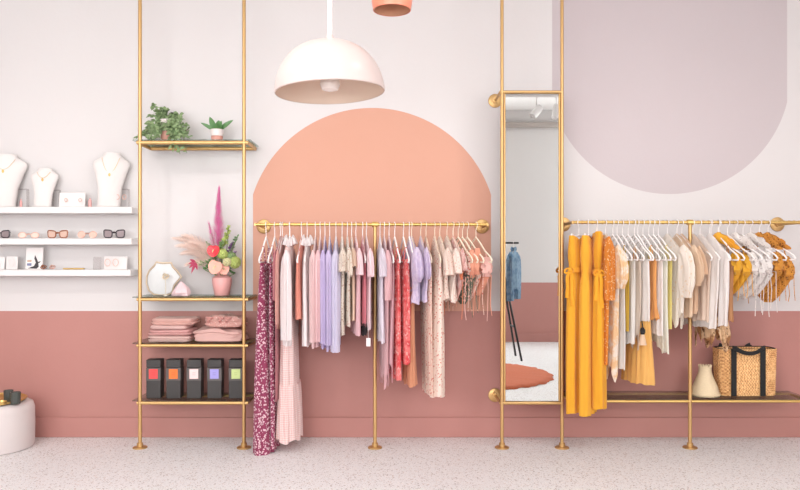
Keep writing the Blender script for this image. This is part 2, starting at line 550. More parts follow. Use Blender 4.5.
# ------------------------------------------------------------------ jewellery ledges
LZ = [px(0, 273, -.15)[1], px(0, 241.5, -.15)[1], px(0, 210, -.15)[1]]     # centre heights at the front edge
ledge_x1 = px(131.5, 0, -.15)[0]
names = ['white floating ledge at the bottom, carrying earring cards and a picture card', 'white floating ledge in the middle, carrying the row of sunglasses', 'white floating ledge at the top, carrying three white necklace busts']
LT = []
for z, lb, dx in zip(LZ, names, (-.006, .002, .002)):
    o = MB().box(-3.6, ledge_x1 + dx, -.15, -.001, z - .0235, z + .0235, .004).build('floating_shelf', M['white_paint'])
    tag(o, lb, 'shelf', 'white floating ledges'); LT.append(z + .0235)
LY = -.085
def lx(p): return px(p, 0, LY)[0]
S_L = 725 / (LY - CAMY)
def bust(label, x, w, h, lean):
    rows = []
    prof = [(.0, .60, .30), (.03, .62, .32), (.35, .66, .36), (.62, .86, .38), (.76, 1.0, .34), (.83, .97, .30), (.89, .72, .26), (.94, .50, .25), (.985, .46, .24), (1.0, .40, .20)]
    for f, a, d in prof:
        row = []
        for j in range(36):
            t = 2 * pi * j / 36
            yy = sin(t) * w * d * .5
            row.append((cos(t) * w * a * .5 + lean * f * .04, yy + f * .02, h * f))
        rows.append(row)
    t = thing('necklace_bust', label, 'jewellery display', (x, LY, LT[2] + .0005), lean * .35)
    MB().grid(rows, True, True, True).build('bust_form', M['velvet'], t)
    MB().box(-w * .3, w * .3, -.05, .05, 0, .008, .003).build('base', M['velvet'], t)
    return t
def necklace(label, x, w, h, lean, drop):
    t = thing('necklace', label, 'necklace', (x, LY, LT[2] + .0005), lean * .35)
    pts = []
    for i in range(21):
        u = -1 + 2 * i / 20
        f = .90 - drop * (1 - u * u)
        aw = .70 if f > .8 else .95
        xx = u * w * .24
        dd = .33 if f < .85 else .27
        yy = -w * dd * .5 * sqrt(max(.05, 1 - (u * .55) ** 2)) + f * .02 - .004
        pts.append((xx + lean * f * .04, yy, h * f))
    MB().tube(pts, .0014, 6).build('chain', M['gold'], t)
    p = pts[10]
    MB().blob((p[0], p[1] - .004, p[2] - .014), .008, .003, .012).build('pendant', M['gold'], t)
for lb, p0, p1, ytop, lean, drop in (('white velvet necklace bust cut off by the edge of the view', -18, 22.5, 154, .6, .20), ('smallest white velvet necklace bust, in the middle of the top ledge', 29, 56, 168, .3, .16), ('tall white velvet necklace bust next to the brass shelf unit', 91, 126.5, 152.5, .5, .28)):
    x = (lx(p0) + lx(p1)) / 2; w = lx(p1) - lx(p0); h = px(0, ytop, LY)[1] - LT[2]
    bust(lb, x, w, h, lean)
    necklace('fine gold necklace on the ' + lb.split('white velvet ')[1].replace('necklace bust', 'bust').split(' cut')[0].split(',')[0] + {-18: ' at the edge of the view', 29: ' mid ledge', 91: ''}[p0], x, w, h, lean, drop)

def hoop(label, x, z, r, y=LY - .02, mat='frame_rose', g=None):
    t = tag(MB().tube([(r * .75 * cos(2 * pi * i / 20), 0, r * sin(2 * pi * i / 20)) for i in range(20)], .0022, 6, True).build('hoop_earring', M[mat], None, True, (x, y, z)), label, 'earring', g)
    return t
def card(label, p0, p1, ytop, tier, name='earring_card', lean=.02, y=LY, mat='card'):
    x0, x1 = px(p0, 0, y)[0], px(p1, 0, y)[0]; h = px(0, ytop, y)[1] - LT[tier]
    mb = MB().box(-(x1 - x0) / 2, (x1 - x0) / 2, -.003, .003, 0.001, h, .001)
    t = thing(name, label, 'display card', ((x0 + x1) / 2, y, LT[tier]))
    t.rotation_euler = (-lean * 5, 0, 0)
    mb.build('card', M[mat], t)
    MB().box(-(x1 - x0) / 2, (x1 - x0) / 2, -.004, .028, 0.0, .004, .001).build('foot', M[mat], t)
    return t
hz = lambda y, d=LY - .02: px(0, y, d)[1]
hx = lambda x, d=LY - .02: px(x, 0, d)[0]
card('wide white earring card on the top ledge', 59, 85, 192.5, 2)
for p in (66, 80): hoop('thin silver hoop earring on the wide white card', hx(p), hz(200), .013, g='hoops on the wide card')
def riser(label, p0, p1, ytop, y=-.028):
    t = thing('acrylic_riser', label, 'display stand', (hx((p0 + p1) / 2, y), y, LT[2]))
    w = (hx(p1, y) - hx(p0, y)) / 2; h = hz(ytop, y) - LT[2]
    MB().box(-w, w, -.018, .018, h - .006, h, .001).build('top', M['acrylic'], t)
    for s in (-1, 1): MB().box(s * w - .003 * s, s * w, -.018, .018, .0005, h - .006, .0005).build('side', M['acrylic'], t)
riser('clear acrylic riser between the two busts by the edge of the view', 16, 28, 189)
riser('clear acrylic riser beside the smallest bust', 52.5, 60, 190)
riser('clear acrylic riser beside the tall bust near the shelf unit', 113.5, 129, 189)
for p in (117.5, 124.3): hoop('small rose hoop earring in front of the riser beside the tall bust', hx(p, -.1), hz(197, -.1), .017, -.1, 'frame_rose', 'rose hoops by the tall bust')
tag(MB().lathe([(.010, 0), (.011, .004), (.011, .05), (.005, .056), (.005, .064)], (0, 0, 0), 20).build('nail_varnish', M['vase_pink'], None, True, (hx(90, -.1), -.1, LT[2] + .0005)), 'little rose bottle at the foot of the tall bust', 'bottle')
tag(MB().lathe([(.008, 0), (.009, .003), (.009, .04), (.004, .046), (.004, .058)], (0, 0, 0), 20).build('nail_varnish', M['vase_pink'], None, True, (hx(21, -.1), -.1, LT[2] + .0005)), 'little rose bottle under the clear riser near the edge of the view', 'bottle')

def sunglasses(label, p0, p1, yc, hpx, fmat, lmat, round_=False, wire=.003, rz=0.0, dpx=0):
    y = -.115
    x0, x1 = px(p0, 0, y)[0], px(p1, 0, y)[0]; w = x1 - x0; s = 725 / (y - CAMY); h = hpx / s
    t = thing('sunglasses', label, 'sunglasses', ((x0 + x1) / 2, y, LT[1]), rz)
    lw = w * (.40 if not round_ else .38)
    zc = h / 2 + wire
    for sd in (-1, 1):
        cx = sd * (w / 2 - lw / 2)
        e = .55 if not round_ else 1.0
        ring = []
        for k in range(28):
            a = 2 * pi * k / 28
            cc, ss = cos(a), sin(a)
            X = math.copysign(abs(cc) ** e, cc) * lw / 2; Z = math.copysign(abs(ss) ** e, ss) * h / 2
            if not round_: X *= 1 + .10 * ss; Z += .10 * h * sd * cc * (ss > 0)
            ring.append((cx + X, 0, zc + Z))
        MB().tube(ring, wire, 8, True).build('rim', M[fmat], t)
        lens = MB()
        lens.add([(p[0], -.0015, p[2]) for p in ring] + [(p[0], .0005, p[2]) for p in ring], [tuple(range(28)), tuple(reversed(range(28, 56)))])
        lens.build('lens', M[lmat], t)
        MB().tube([(sd * w / 2, .002, zc + h * .25), (sd * w * .49, .012 + .004 * sd, zc + h * .25), (sd * w * .40, .017 + .004 * sd, zc + h * .2), (-sd * w * .30, .017 + .004 * sd, zc + h * .1)], (wire * .6), 8).build('temple', M[fmat], t)
    g = w / 2 - lw
    MB().tube([(-g, 0, zc + h * .12), (-g * .4, -.003, zc + h * .24), (g * .4, -.003, zc + h * .24), (g, 0, zc + h * .12)], wire, 8).build('bridge', M[fmat], t)
sunglasses('charcoal sunglasses cut off by the edge of the view, on the middle ledge', -11, 9.5, 233.5, 7, 'frame_dark', 'lens_dark', wire=.0045)
sunglasses('pale rose thin framed sunglasses, second pair along the middle ledge', 19.5, 38, 234, 5.5, 'frame_rose', 'lens_rose', True, .003, .25)
sunglasses('tortoise brown cat eye sunglasses in the middle of the ledge', 48, 67.5, 233, 7, 'frame_tort', 'lens_brown', wire=.0045)
sunglasses('round rose gold wire sunglasses beside the dark square pair', 78, 96.5, 233.5, 6.5, 'frame_rose', 'lens_rose', True, .003)
sunglasses('dark square sunglasses at the shelf unit end of the ledge', 104, 124.5, 233, 7.5, 'frame_dark', 'lens_dark', wire=.005)

card('white earring card at the very edge of the view, bottom ledge', -10, 4.5, 257, 0)
card('white earring card carrying one big pale hoop, near the edge of the view', 6, 17.5, 256.5, 0)
hoop('pale silver hoop on the small card by the edge of the view', hx(11, -.105), hz(263, -.105), .026, -.105, 'card')
art = card('small picture card printed with dark birdlike shapes, on the bottom ledge', 25.5, 42.5, 247.5, 0, 'picture_card')
aw = .06
am = MB()
am.grid([[(aw * (-.75 + .1 * sin(k)) + .0 * k, -.0036, .012 + .002 * k) for k in range(2)]] * 2, False)
for nm, c, pts in (('printed_shape', (60, 54, 58), [(-.045, .008), (.02, .006), (.035, .02), (.03, .05), (.02, .075), (.004, .105), (.0, .08), (.012, .05), (.0, .025), (-.02, .018)]), ('printed_shape', (122, 128, 160), [(-.05, .028), (-.018, .026), (-.018, .046), (-.05, .045)]), ('printed_shape', (190, 150, 120), [(-.05, .056), (-.02, .056), (-.018, .068), (-.05, .066)]), ('printed_shape', (90, 78, 84), [(.022, .055), (.048, .06), (.04, .048), (.03, .045)])):
    q = MB().add([(a, -.0036, b) for a, b in pts], [tuple(range(len(pts)))])
    q.build(nm, plain('print_ink', c, .6), art, False)
for p, lb, mt_ in ((43.5, 'rose knot shaped ring beside the picture card', 'frame_tort'), (52.5, 'pale pink knot shaped ring farther from the picture card', 'frame_rose')):
    mb = MB(); k = 40
    mb.tube([((.014 + .006 * cos(3 * 2 * pi * i / k)) * cos(2 * 2 * pi * i / k), .008 * sin(3 * 2 * pi * i / k), .016 + (.010 + .004 * cos(3 * 2 * pi * i / k)) * sin(2 * 2 * pi * i / k)) for i in range(k)], .0035, 8, True)
    tag(mb.build('knot_ring', M[mt_], None, True, (hx(p, -.11), -.11, LT[0] + .003)), lb, 'ring')
tag(MB().box(hx(64), hx(84.5), LY - .04, LY - .01, LT[0] + .0005, LT[0] + .012, .003).build('gold_bar_clasp', M['gold']), 'flat gold bar lying on the bottom ledge', 'hair clip')
card('faint clear earring card between gold bar and hoop card', 93, 101, 257, 0, mat='acrylic')
card('white earring card with two hoops at the end of the bottom ledge', 104, 127, 256.5, 0)
for p in (107.5, 115.5): hoop('pale gold hoop earring at the end of the bottom ledge', hx(p, -.105), hz(262.5, -.105), .026, -.105, 'frame_rose', 'hoops on the end card')

# ------------------------------------------------------------------ round plinth with tray
PX, PY = px(-9, 0, -.30)[0], -.30
ph = .318
prof = [(.262, 0), (.268, .004), (.272, .02), (.274, .15), (.272, ph - .05), (.262, ph - .018), (.240, ph - .004), (.21, ph)]
tag(MB().lathe(prof, (0, 0, 0), 80).build('round_plinth', M['stone'], None, True, (PX, PY, .0005)), 'round pale stone plinth on the terrazzo floor, with a brass tray on top', 'plinth')
tray = thing('brass_tray', 'round brass tray on the pale stone plinth', 'tray', (PX, PY, ph + .001))
MB().lathe([(.19, 0), (.212, .003), (.222, .016), (.218, .018), (.206, .008), (.01, .006)], (0, 0, 0), 72).build('dish', M['gold'], tray)
MB().tube([(.221 * cos(2 * pi * i / 60), .221 * sin(2 * pi * i / 60), .017) for i in range(60)], .004, 8, True).build('rim', M['gold'], tray)
def tumbler(label, p, y, r, h, mat, ribs=18):
    x = px(p, 0, y)[0]
    rows = []
    for z, k in ((0, .95), (.003, 1.0), (h * .5, 1.02), (h - .003, 1.05), (h, 1.03), (h, .93), (.01, .85)):
        rows.append([((x * 0 + r * k * (1 + .05 * abs(sin(ribs * pi * j / 72))) * cos(2 * pi * j / 72)), r * k * (1 + .05 * abs(sin(ribs * pi * j / 72))) * sin(2 * pi * j / 72), z) for j in range(72)])
    tag(MB().grid(rows, True, True, True).build('ribbed_tumbler', M[mat], None, True, (x, y, ph + .0075)), label, 'candle holder')
M['smoke'] = plain('dark_ribbed_glass', (74, 78, 74), .12)
tumbler('dark ribbed glass candle holder nearest the edge of the plinth tray', 15.5, -.40, .030, .078, 'smoke')
tumbler('dark ribbed glass candle holder just behind its twin on the tray', 8.5, -.33, .028, .078, 'smoke')
tag(MB().lathe([(.03, 0), (.035, .004), (.036, .022), (.033, .024), (.030, .01)], (0, 0, 0), 32).build('gold_dish', M['gold'], None, True, (px(1, 0, -.44)[0], -.44, ph + .0075)), 'little gold dish beside the dark glasses on the tray', 'dish')
# ------------------------------------------------------------------ things on the shelf unit
def leaf(mb, p, d, L, W, up=(0, 0, 1), droop=.3, fold=.25, n=6):
    p = Vector(p); d = Vector(d).normalized(); up = Vector(up)
    side = d.cross(up)
    if side.length < 1e-4: side = d.orthogonal()
    side.normalize(); nrm = side.cross(d).normalized()
    rows = []
    for i in range(n + 1):
        t = i / n
        w = W * .5 * (sin(pi * min(1, t * .92 + .06)) ** .8) * (1 - .25 * t)
        if i == n: w = W * .01
        c = p + d * (L * t) - Vector((0, 0, 1)) * (droop * L * t * t)
        rows.append([tuple(c - side * w + nrm * (fold * w)), tuple(c), tuple(c + side * w + nrm * (fold * w))])
    mb.grid(rows, False)

U = 725 / (-.17 - CAMY)
def at(p, q, y): x, z = px(p, q, y); return Vector((x, y, z))

# trailing plant
rnd = random.Random(5)
y0 = -.17
zt = TOP[3]
pp = at(166, 0, y0); pp.z = zt
t = thing('trailing_plant', 'bushy trailing ivy like plant in a small two tone pot, spilling over the top shelf', 'plant', pp)
def sub(mb, nm, mat, par=None, base=None):
    o = mb.build(nm, mat, par or t); o.location = -Vector((base or pp)) if par is None else (0, 0, 0); return o
MB().lathe([(.032, 0), (.034, .004), (.038, .075), (.0385, .078)], (0, 0, 0), 36, True, False).build('pot', M['terracotta_pot'], t)
MB().lathe([(.0388, .077), (.043, .155), (.043, .16), (.039, .16), (.037, .145)], (0, 0, 0), 36, False, True).build('pot_rim', M['pale_pot'], t)
MB().lathe([(.036, .138), (.036, .148)], (0, 0, 0), 24).build('soil', M['soil'], t)
vines = []
lf = MB()
def vine(tgt, sag, nl, start=None, size=.035):
    a = start or Vector((rnd.uniform(-.02, .02), rnd.uniform(-.02, .02), .148))
    b = tgt - pp
    mid = (a + b) * .5 + Vector((0, 0, sag))
    pts = []
    for i in range(13):
        s = i / 12
        pts.append(a * (1 - s) ** 2 + mid * (2 * s * (1 - s)) + b * s * s)
    vines.append(pts)
    for k in range(nl):
        s = .18 + .82 * (k + rnd.random() * .6) / nl
        f = min(11.99, s * 12); i = int(f); c = pts[i].lerp(pts[i + 1], f - i)
        d = Vector((rnd.uniform(-1, 1), rnd.uniform(-1.0, .5), rnd.uniform(-.7, .6)))
        sz = size * rnd.uniform(.75, 1.25)
        leaf(lf, c, d, sz, sz * .72, (rnd.uniform(-.4, .4), -.8, rnd.uniform(.2, 1)), rnd.uniform(0, .35), .2, 4)
for (p, q, dy, sag) in ((151, 105, .02, .06), (157, 112, -.02, .06), (163, 107, .03, .05), (167, 110, 0, .04), (150, 116, 0, .06), (147, 126, -.04, .08), (143, 136, -.03, .08), (149, 140, -.09, .10), (155, 141, -.10, .10), (152, 147, -.13, .13), (175, 113, .02, .05), (180, 115, .04, .05), (183, 120, .03, .05), (187, 127, -.01, .05), (178, 128, -.05, .06), (172, 127, -.07, .07), (184, 134, -.04, .07), (190, 139, -.02, .06), (175, 138, -.08, .10), (171, 145, -.13, .12), (173, 152, -.15, .14), (180, 154, -.15, .14), (187, 153, -.15, .12), (136, 139, -.05, .07), (147, 133, .03, .06), (189, 131, .03, .06), (142, 132, .02, .06), (152, 134, -.08, .08), (172, 133, -.08, .08), (150, 131, -.06, .08), (181, 138, -.07, .08), (146, 143, -.10, .1)):
    vine(at(p, q, y0 + dy), sag * .55, 22 if q < 140 else 19)
lf.build('foliage', M['leaf'], t)
for v in vines:
    MB().tube(v, .0016, 5).build('vine', M['stem'], t)

# little upright plant
p2 = at(217, 0, -.16); p2.z = TOP[3]
t = thing('small_potted_plant', 'little pot with upright dark green leaves, alone at the other end of the top shelf', 'plant', p2)
MB().lathe([(.036, 0), (.038, .004), (.041, .045)], (0, 0, 0), 40, True, False).build('pot', M['terracotta_pot'], t)
MB().lathe([(.0415, .044), (.045, .046), (.047, .088), (.045, .092), (.041, .092), (.040, .08)], (0, 0, 0), 40, False, True).build('pot_rim', M['pale_pot'], t)
MB().lathe([(.039, .074), (.039, .083)], (0, 0, 0), 24).build('soil', M['soil'], t)
for d, L, W, b in (((-.75, -.1, .55), .10, .028, (-.012, 0, .08)), ((-.25, -.3, .9), .095, .042, (-.01, -.01, .08)), ((.8, 0, .75), .115, .036, (.012, 0, .08)), ((.35, -.3, .9), .07, .04, (.012, -.014, .08)), ((.05, .2, .9), .08, .045, (0, .012, .08)), ((-.4, .2, .7), .08, .04, (-.01, .01, .08)), ((.1, -.5, .75), .055, .038, (.0, -.018, .08))):
    mb = MB(); leaf(mb, b, d, L * 1.25, W * 1.1, (0, -1, .3), .12, .35, 8); mb.build('leaf', M['leaf_dark'], t)

# shelf with flowers
zs = TOP[2]
# geode slice on stand
g = at(163.5, 0, -.17); g.z = zs + .0005
t = thing('agate_slice', 'pale agate slice with a gold broken rim, standing on the glass shelf', 'ornament', g, .15)
k = 725 / (-.17 - CAMY)
def pxl(p, q): return ((p - 163.5) / k, (298.0 - q) / k)
outl = [(154, 297), (149.5, 293), (147.2, 286), (147.5, 279), (150, 273), (154.5, 268.5), (156.5, 264.8), (163, 265.8), (171, 265.4), (172.5, 269.5), (176.5, 273.5), (180.8, 279.5), (177, 284), (173.5, 289), (172, 295.5), (168, 297.5), (160, 298)]
ring = [pxl(*p) for p in outl]
def disc(scale, y_a, y_b):
    mb = MB(); c = (0, .115)
    f = [(c[0] + (a - c[0]) * scale, y_a, max(0, c[1] + (b - c[1]) * scale)) for a, b in ring]
    e = [(c[0] + (a - c[0]) * scale, y_b, max(0, c[1] + (b - c[1]) * scale)) for a, b in ring]
    return mb.grid([f, e], True, True, True)
disc(.93, -.010, .010).build('slice', plain('milky_agate', (208, 208, 207), .2, var=.12, scale=30), t)
MB().tube([(a, 0, max(.006, b)) for a, b in ring], (.0065), 8, True).build('gilded_rim', plain('dull_gold_rim', (222, 200, 172), .4, .3, var=.3, scale=60), t)
# small figure pick in front
f = at(165.5, 0, -.235); f.z = zs + .0005
t = thing('ornament_pick', 'slim silver ornament with a round knot, in front of the agate slice', 'ornament', f)
MB().lathe([(.018, 0), (.018, .004), (.004, .008), (.003, .12)], (0, 0, 0), 20).build('stem', plain('dull_silver', (206, 200, 186), .35, .6), t)
mb = MB(); kk = 48
mb.tube([((.016 + .007 * cos(3 * 2 * pi * i / kk)) * cos(2 * 2 * pi * i / kk), .008 * sin(3 * 2 * pi * i / kk), .135 + (.014 + .006 * cos(3 * 2 * pi * i / kk)) * sin(2 * 2 * pi * i / kk)) for i in range(kk)], .004, 8, True)
mb.build('knot', plain('champagne_gold', (222, 204, 170), .3, .6), t)
c = at(182, 0, -.19); c.z = zs + .0005
mb = MB(); rr = random.Random(3)
rows = []
for z, r in ((0, .062), (.02, .064), (.05, .05), (.078, .026), (.098, .006)):
    rows.append([((r * (1 + rr.uniform(-.2, .2))) * cos(2 * pi * j / 9) + z * -.06, .75 * r * (1 + rr.uniform(-.2, .2)) * sin(2 * pi * j / 9), z) for j in range(9)])
mb.grid(rows, True, True, True)
tag(mb.build('rose_quartz', M['crystal'], None, False, c), 'chunk of pale rose quartz between the agate slice and the pink vase', 'crystal')

# vase and flowers
VX, VY = at(222, 0, -.16).x, -.16
vb = Vector((VX, VY, zs + .0005))
h = 22.5 / k
prof = [(.048, 0), (.052, .004), (.066, .08), (.069, .11), (.066, .126), (.050, .138), (.036, .144), (.034, .156), (.037, .166), (.034, .167), (.031, .16), (.0305, .146), (.045, .13), (.060, .10), (.056, .05), (.044, .012)]
tag(MB().lathe(prof, (0, 0, 0), 56, True, True).build('vase', M['vase_pink'], None, True, vb), 'pink ceramic vase on the glass shelf, full of flowers', 'vase')
mouth = vb + Vector((0, 0, .15))
def stem(par, base, a, b, bend, r=.0028, mat='stem'):
    pts = []
    m = (a + b) * .5 + bend
    for i in range(11):
        s = i / 10; pts.append(tuple(a * (1 - s) ** 2 + m * (2 * s * (1 - s)) + b * s * s - base))
    MB().tube(pts, r, 6).build('stem', M[mat], par)
    return [Vector(p) for p in pts]
fcount = [0]
def mstart():
    fcount[0] += 1
    a = fcount[0] * 2.4
    return mouth + Vector((.016 * cos(a), .016 * sin(a), -.03))
def pampas(label, tip, bend, s0, hair, width, mat, seed, n=520, nm='pampas_plume'):
    r = random.Random(seed); b = mstart()
    t = thing(nm, label, 'flower', b)
    pts = stem(t, b, b, tip, bend, .002, 'leaf_pale')
    mb = MB()
    for i in range(n):
        s = s0 + (1 - s0) * r.random()
        f = min(9.99, s * 10); q = int(f); c = pts[q].lerp(pts[q + 1], f - q); ax = (pts[q + 1] - pts[q]).normalized()
        rad = Vector((r.gauss(0, 1), r.gauss(0, .7), r.gauss(0, 1))); rad = (rad - ax * rad.dot(ax)).normalized()
        taper = (1 - ((s - s0) / (1 - s0)) * .86) * min(1, .35 + (s - s0) * 6)
        L = hair * r.uniform(.6, 1.1) * (.35 + .65 * taper)
        d = (ax * 1.0 + rad * width * taper).normalized()
        e = c + d * L + Vector((0, 0, -.22 * L * (1 - abs(ax.z))))
        w = ax.cross(rad).normalized() * r.uniform(.0006, .0013)
        md = c.lerp(e, .5) + rad * (.08 * L)
        mb.add([tuple(c - w), tuple(c + w), tuple(md + w), tuple(md - w), tuple(e)], [(0, 1, 2, 3), (3, 2, 4)])
    mb.build('plume', M[mat], t)
pampas('tall magenta pampas plume rising straight up from the pink vase', at(219, 190, -.16), Vector((-.02, 0, 0)), .34, .10, .95, 'rose_pampas', 1, 1100)
pampas('short magenta pampas wisp leaning beside the tall magenta plume', at(209, 224, -.18), Vector((0, 0, .02)), .45, .08, .9, 'rose_pampas', 2, 200)
for (p, q, bx, bz, lb, sd) in ((177, 238, .0, .13, 'peach pampas plume arching farthest out from the vase', 3), (186, 236, .02, .12, 'peach pampas plume topmost of the drooping peach ones', 4), (185, 252, .0, .12, 'peach pampas plume in the middle of the drooping peach ones', 5), (190, 263, .02, .09, 'peach pampas plume hanging lowest beside the dark red leaves', 6), (181, 245, .01, .125, 'peach pampas plume tucked between the two longest peach ones', 7), (194, 242, .02, .10, 'short peach pampas plume closest to the red bloom', 8)):
    pampas(lb, at(p, q, -.16 - .02 * (sd - 4)), Vector((bx, 0, bz)), .22, .12, 1.0, 'peach_pampas', sd, 760)
def flower_head(label, nm, pos, build, bend=Vector((0, 0, 0))):
    b = mstart(); t = thing(nm, label, 'flower', b)
    stem(t, b, b, pos, bend)
    build(t, pos - b)
def spathe(mat, size, face, spmat, roll=0.0):
    def f(t, p):
        F = Vector(face).normalized(); R = F.cross(Vector((0, 0, 1))).normalized(); Uv = R.cross(F)
        R, Uv = R * cos(roll) + Uv * sin(roll), Uv * cos(roll) - R * sin(roll)
        rows = []
        for i in range(9):
            s = i / 8
            row = []
            for j in range(28):
                a = 2 * pi * j / 28
                hx_ = .95 * (sin(a) ** 1) ; rr_ = size * (1 - .28 * max(0, cos(a)) ** 6 * (1 if True else 0))
                X = rr_ * s * sin(a) * .9; Y = rr_ * s * (cos(a) * .9 - .12 * (1 - abs(sin(a))))
                row.append(tuple(p + R * X + Uv * Y + F * (size * (.10 * s * s - .05 * sin(6 * a) * s * s * .4))))
            rows.append(row)
        MB().grid(rows, True, True).build('spathe', M[mat], t)
        MB().tube([p + F * .002, p + F * .012 + Uv * -size * .15, p + F * .022 - Uv * size * .4], [.004, .0038, .002], 8).build('spadix', M[spmat], t)
    return f
flower_head('round glossy red bloom, brightest of the flowers in the pink vase', 'red_anthurium', at(213.5, 250, -.25), spathe('red_wax', .050, (-.1, -1, .15), 'cream_petal'), Vector((0, -.03, .02)))
flower_head('peach waxy bloom at the front, hanging over the vase mouth', 'peach_anthurium', at(215.5, 266, -.27), spathe('peach_wax', .058, (-.25, -1, .1), 'cream_petal', .3), Vector((0, -.05, .04)))
flower_head('peach waxy bloom turned away beside the other peach one', 'peach_anthurium', at(223, 268, -.25), spathe('peach_wax', .048, (.5, -1, .1), 'cream_petal', -.4), Vector((0, -.04, .03)))
def ball(mat, r, n, seed):
    def f(t, p):
        rr = random.Random(seed); mb = MB()
        for i in range(n):
            z = 1 - 2 * (i + .5) / n; a = i * 2.39996; q = sqrt(1 - z * z)
            d = Vector((q * cos(a), q * sin(a), z))
            c = p + d * r * rr.uniform(.82, 1.0); s1 = d.orthogonal().normalized(); s2 = d.cross(s1)
            an = rr.uniform(0, 6.28)
            for w in range(4):
                b = an + w * pi / 2
                e = s1 * cos(b) + s2 * sin(b); o = s1 * cos(b + pi / 2) + s2 * sin(b + pi / 2)
                L = r * .34
                mb.add([tuple(c), tuple(c + e * L * .55 + o * L * .42 + d * .002), tuple(c + e * L + d * .004), tuple(c + e * L * .55 - o * L * .42 + d * .002)], [(0, 1, 2, 3)])
        mb.build('bloom', M[mat], t)
    return f
flower_head('pale lime blossom ball, uppermost of the green ones', 'hydrangea', at(222.5, 254, -.23), ball('lime_petal', .036, 70, 1))
flower_head('lime green blossom ball next to the purple sprigs', 'hydrangea', at(231, 257, -.20), ball('leaf_pale', .036, 70, 2))
flower_head('cream green blossom ball lowest towards the brass pole', 'hydrangea', at(235, 262.5, -.22), ball('lime_petal', .040, 80, 3))
flower_head('small cream blossom ball tucked under the red bloom', 'hydrangea', at(227, 262, -.26), ball('cream_petal', .028, 60, 4))
def spike(mat, L, w, n, seed, dirv, lw=.018):
    def f(t, p):
        rr = random.Random(seed); mb = MB(); D = Vector(dirv).normalized()
        MB().tube([p - D * L, p], .002, 6).build('stalk', M['stem'], t)
        for i in range(n):
            s = i / n; c = p - D * L * (1 - s)
            d = Vector((rr.uniform(-1, 1), rr.uniform(-1, .6), rr.uniform(-.1, .9)))
            leaf(mb, c, d, lw * rr.uniform(.7, 1.2) * (1.2 - .5 * s), lw * w, (rr.uniform(-.4, .4), -.7, .7), .1, .2, 3)
        mb.build('florets', M[mat], t)
    return f
flower_head('pale green bell spike, tallest green stem in the vase', 'green_spike', at(229, 226, -.17), spike('lime_petal', .15, .8, 46, 1, (.25, 0, 1), .03))
flower_head('second pale green spike leaning behind the lime blossom', 'green_spike', at(222, 240, -.19), spike('leaf_pale', .10, .8, 30, 7, (.1, 0, 1), .028))
flower_head('purple sprig rising above the lime blossoms', 'purple_sprig', at(233, 243, -.17), spike('purple_petal', .12, .5, 46, 2, (.5, 0, 1), .028))
flower_head('purple sprig lower and nearer the brass pole', 'purple_sprig', at(236, 252, -.2), spike('purple_petal', .09, .5, 36, 3, (.9, 0, .7), .026))
flower_head('dark leafy sprig reaching up beside the purple ones', 'leafy_sprig', at(238, 236, -.15), spike('leaf_dark', .12, .5, 24, 4, (.5, 0, 1), .03))
flower_head('dark leafy sprig low beside the vase neck', 'leafy_sprig', at(234, 274, -.17), spike('leaf_dark', .09, .5, 24, 5, (.8, 0, -.5), .035))
flower_head('olive green leafy sprig behind the dark red leaves', 'leafy_sprig', at(201, 265, -.2), spike('leaf_pale', .10, .5, 26, 6, (-.8, 0, -.3), .045))
flower_head('olive leafy sprig above the red bloom', 'leafy_sprig', at(207, 243, -.18), spike('leaf_pale', .08, .5, 18, 8, (-.5, 0, .7), .035))
flower_head('green leafy sprig beneath the red bloom', 'leafy_sprig', at(205, 270, -.22), spike('leaf_dark', .09, .5, 22, 9, (-.6, 0, -.6), .04))
def wine(t, p):
    for d, L in (((-.3, -.3, -1), .085), ((-.9, -.2, -.2), .05), ((-.1, -.4, -.8), .06), ((-.7, -.3, .4), .045), ((.3, -.3, -.9), .06), ((-.7, -.3, -.7), .06)):
        mb = MB(); leaf(mb, p, d, L, .02, (0, -1, .2), .05, .2, 6); mb.build('leaf', M['wine_leaf'], t)
flower_head('wine red pointed leaves drooping out over the shelf', 'wine_leaves', at(195.5, 262, -.22), wine, Vector((0, 0, .04)))

# folded clothes
def folded(nm, label, p0, p1, q0, q1, y0, y1, mat, seed, zbase, layers=2, grp=None, amp=.05, rz=0):
    yc = (y0 + y1) / 2
    x0, x1 = px(p0, 0, y0)[0], px(p1, 0, y0)[0]
    hh = (q1 - q0) / (725 / (y0 - CAMY))
    w, d = (x1 - x0) / 2, (y1 - y0) / 2
    t = thing(nm, label, 'folded clothes', ((x0 + x1) / 2, yc, zbase), rz, grp)
    r = random.Random(seed)
    # one cloth, its folded layers read at the front edge as grooves
    rows = []; nl = layers; nv = nl * 6
    ph = [r.uniform(0, 6.28) for _ in range(6)]
    prof = [(.90, 0)]
    for L in range(nl):
        for q in (.08, .3, .7, .92):
            prof.append((1.0 - (.045 if q in (.08, .92) else 0) + r.uniform(-.03, .03), (L + q) / nl))
    prof.append((.88, 1.0)); prof.append((.5, 1.03)); prof.append((.05, 1.03))
    for kx, z in prof:
        row = []
        for j in range(72):
            a = 2 * pi * j / 72
            ca, sa = cos(a), sin(a)
            X = math.copysign(abs(ca) ** .32, ca); Y = math.copysign(abs(sa) ** .32, sa)
            wob = 1 + amp * .5 * sin(3 * a + ph[0] + 5 * z) + amp * .4 * sin(7 * a + ph[1] - 4 * z)
            zz = z * hh * (1 + amp * 1.2 * sin(2.2 * X + ph[2]) + amp * sin(5 * X + ph[3] + 2 * Y)) * (1 - .0)
            row.append((X * w * kx * wob, Y * d * kx * wob, zz))
        rows.append(row)
    MB().grid(rows, True, True, True).build('folded_cloth', mat, t)
    return t, hh
fp = fabric((238, 196, 188)); fp2 = fabric((226, 168, 160)); fp3 = fabric((240, 206, 200)); fp4 = fabric((230, 178, 168), (246, 222, 214), 'floral', 70, .25)
zb = TOP[1] + .001
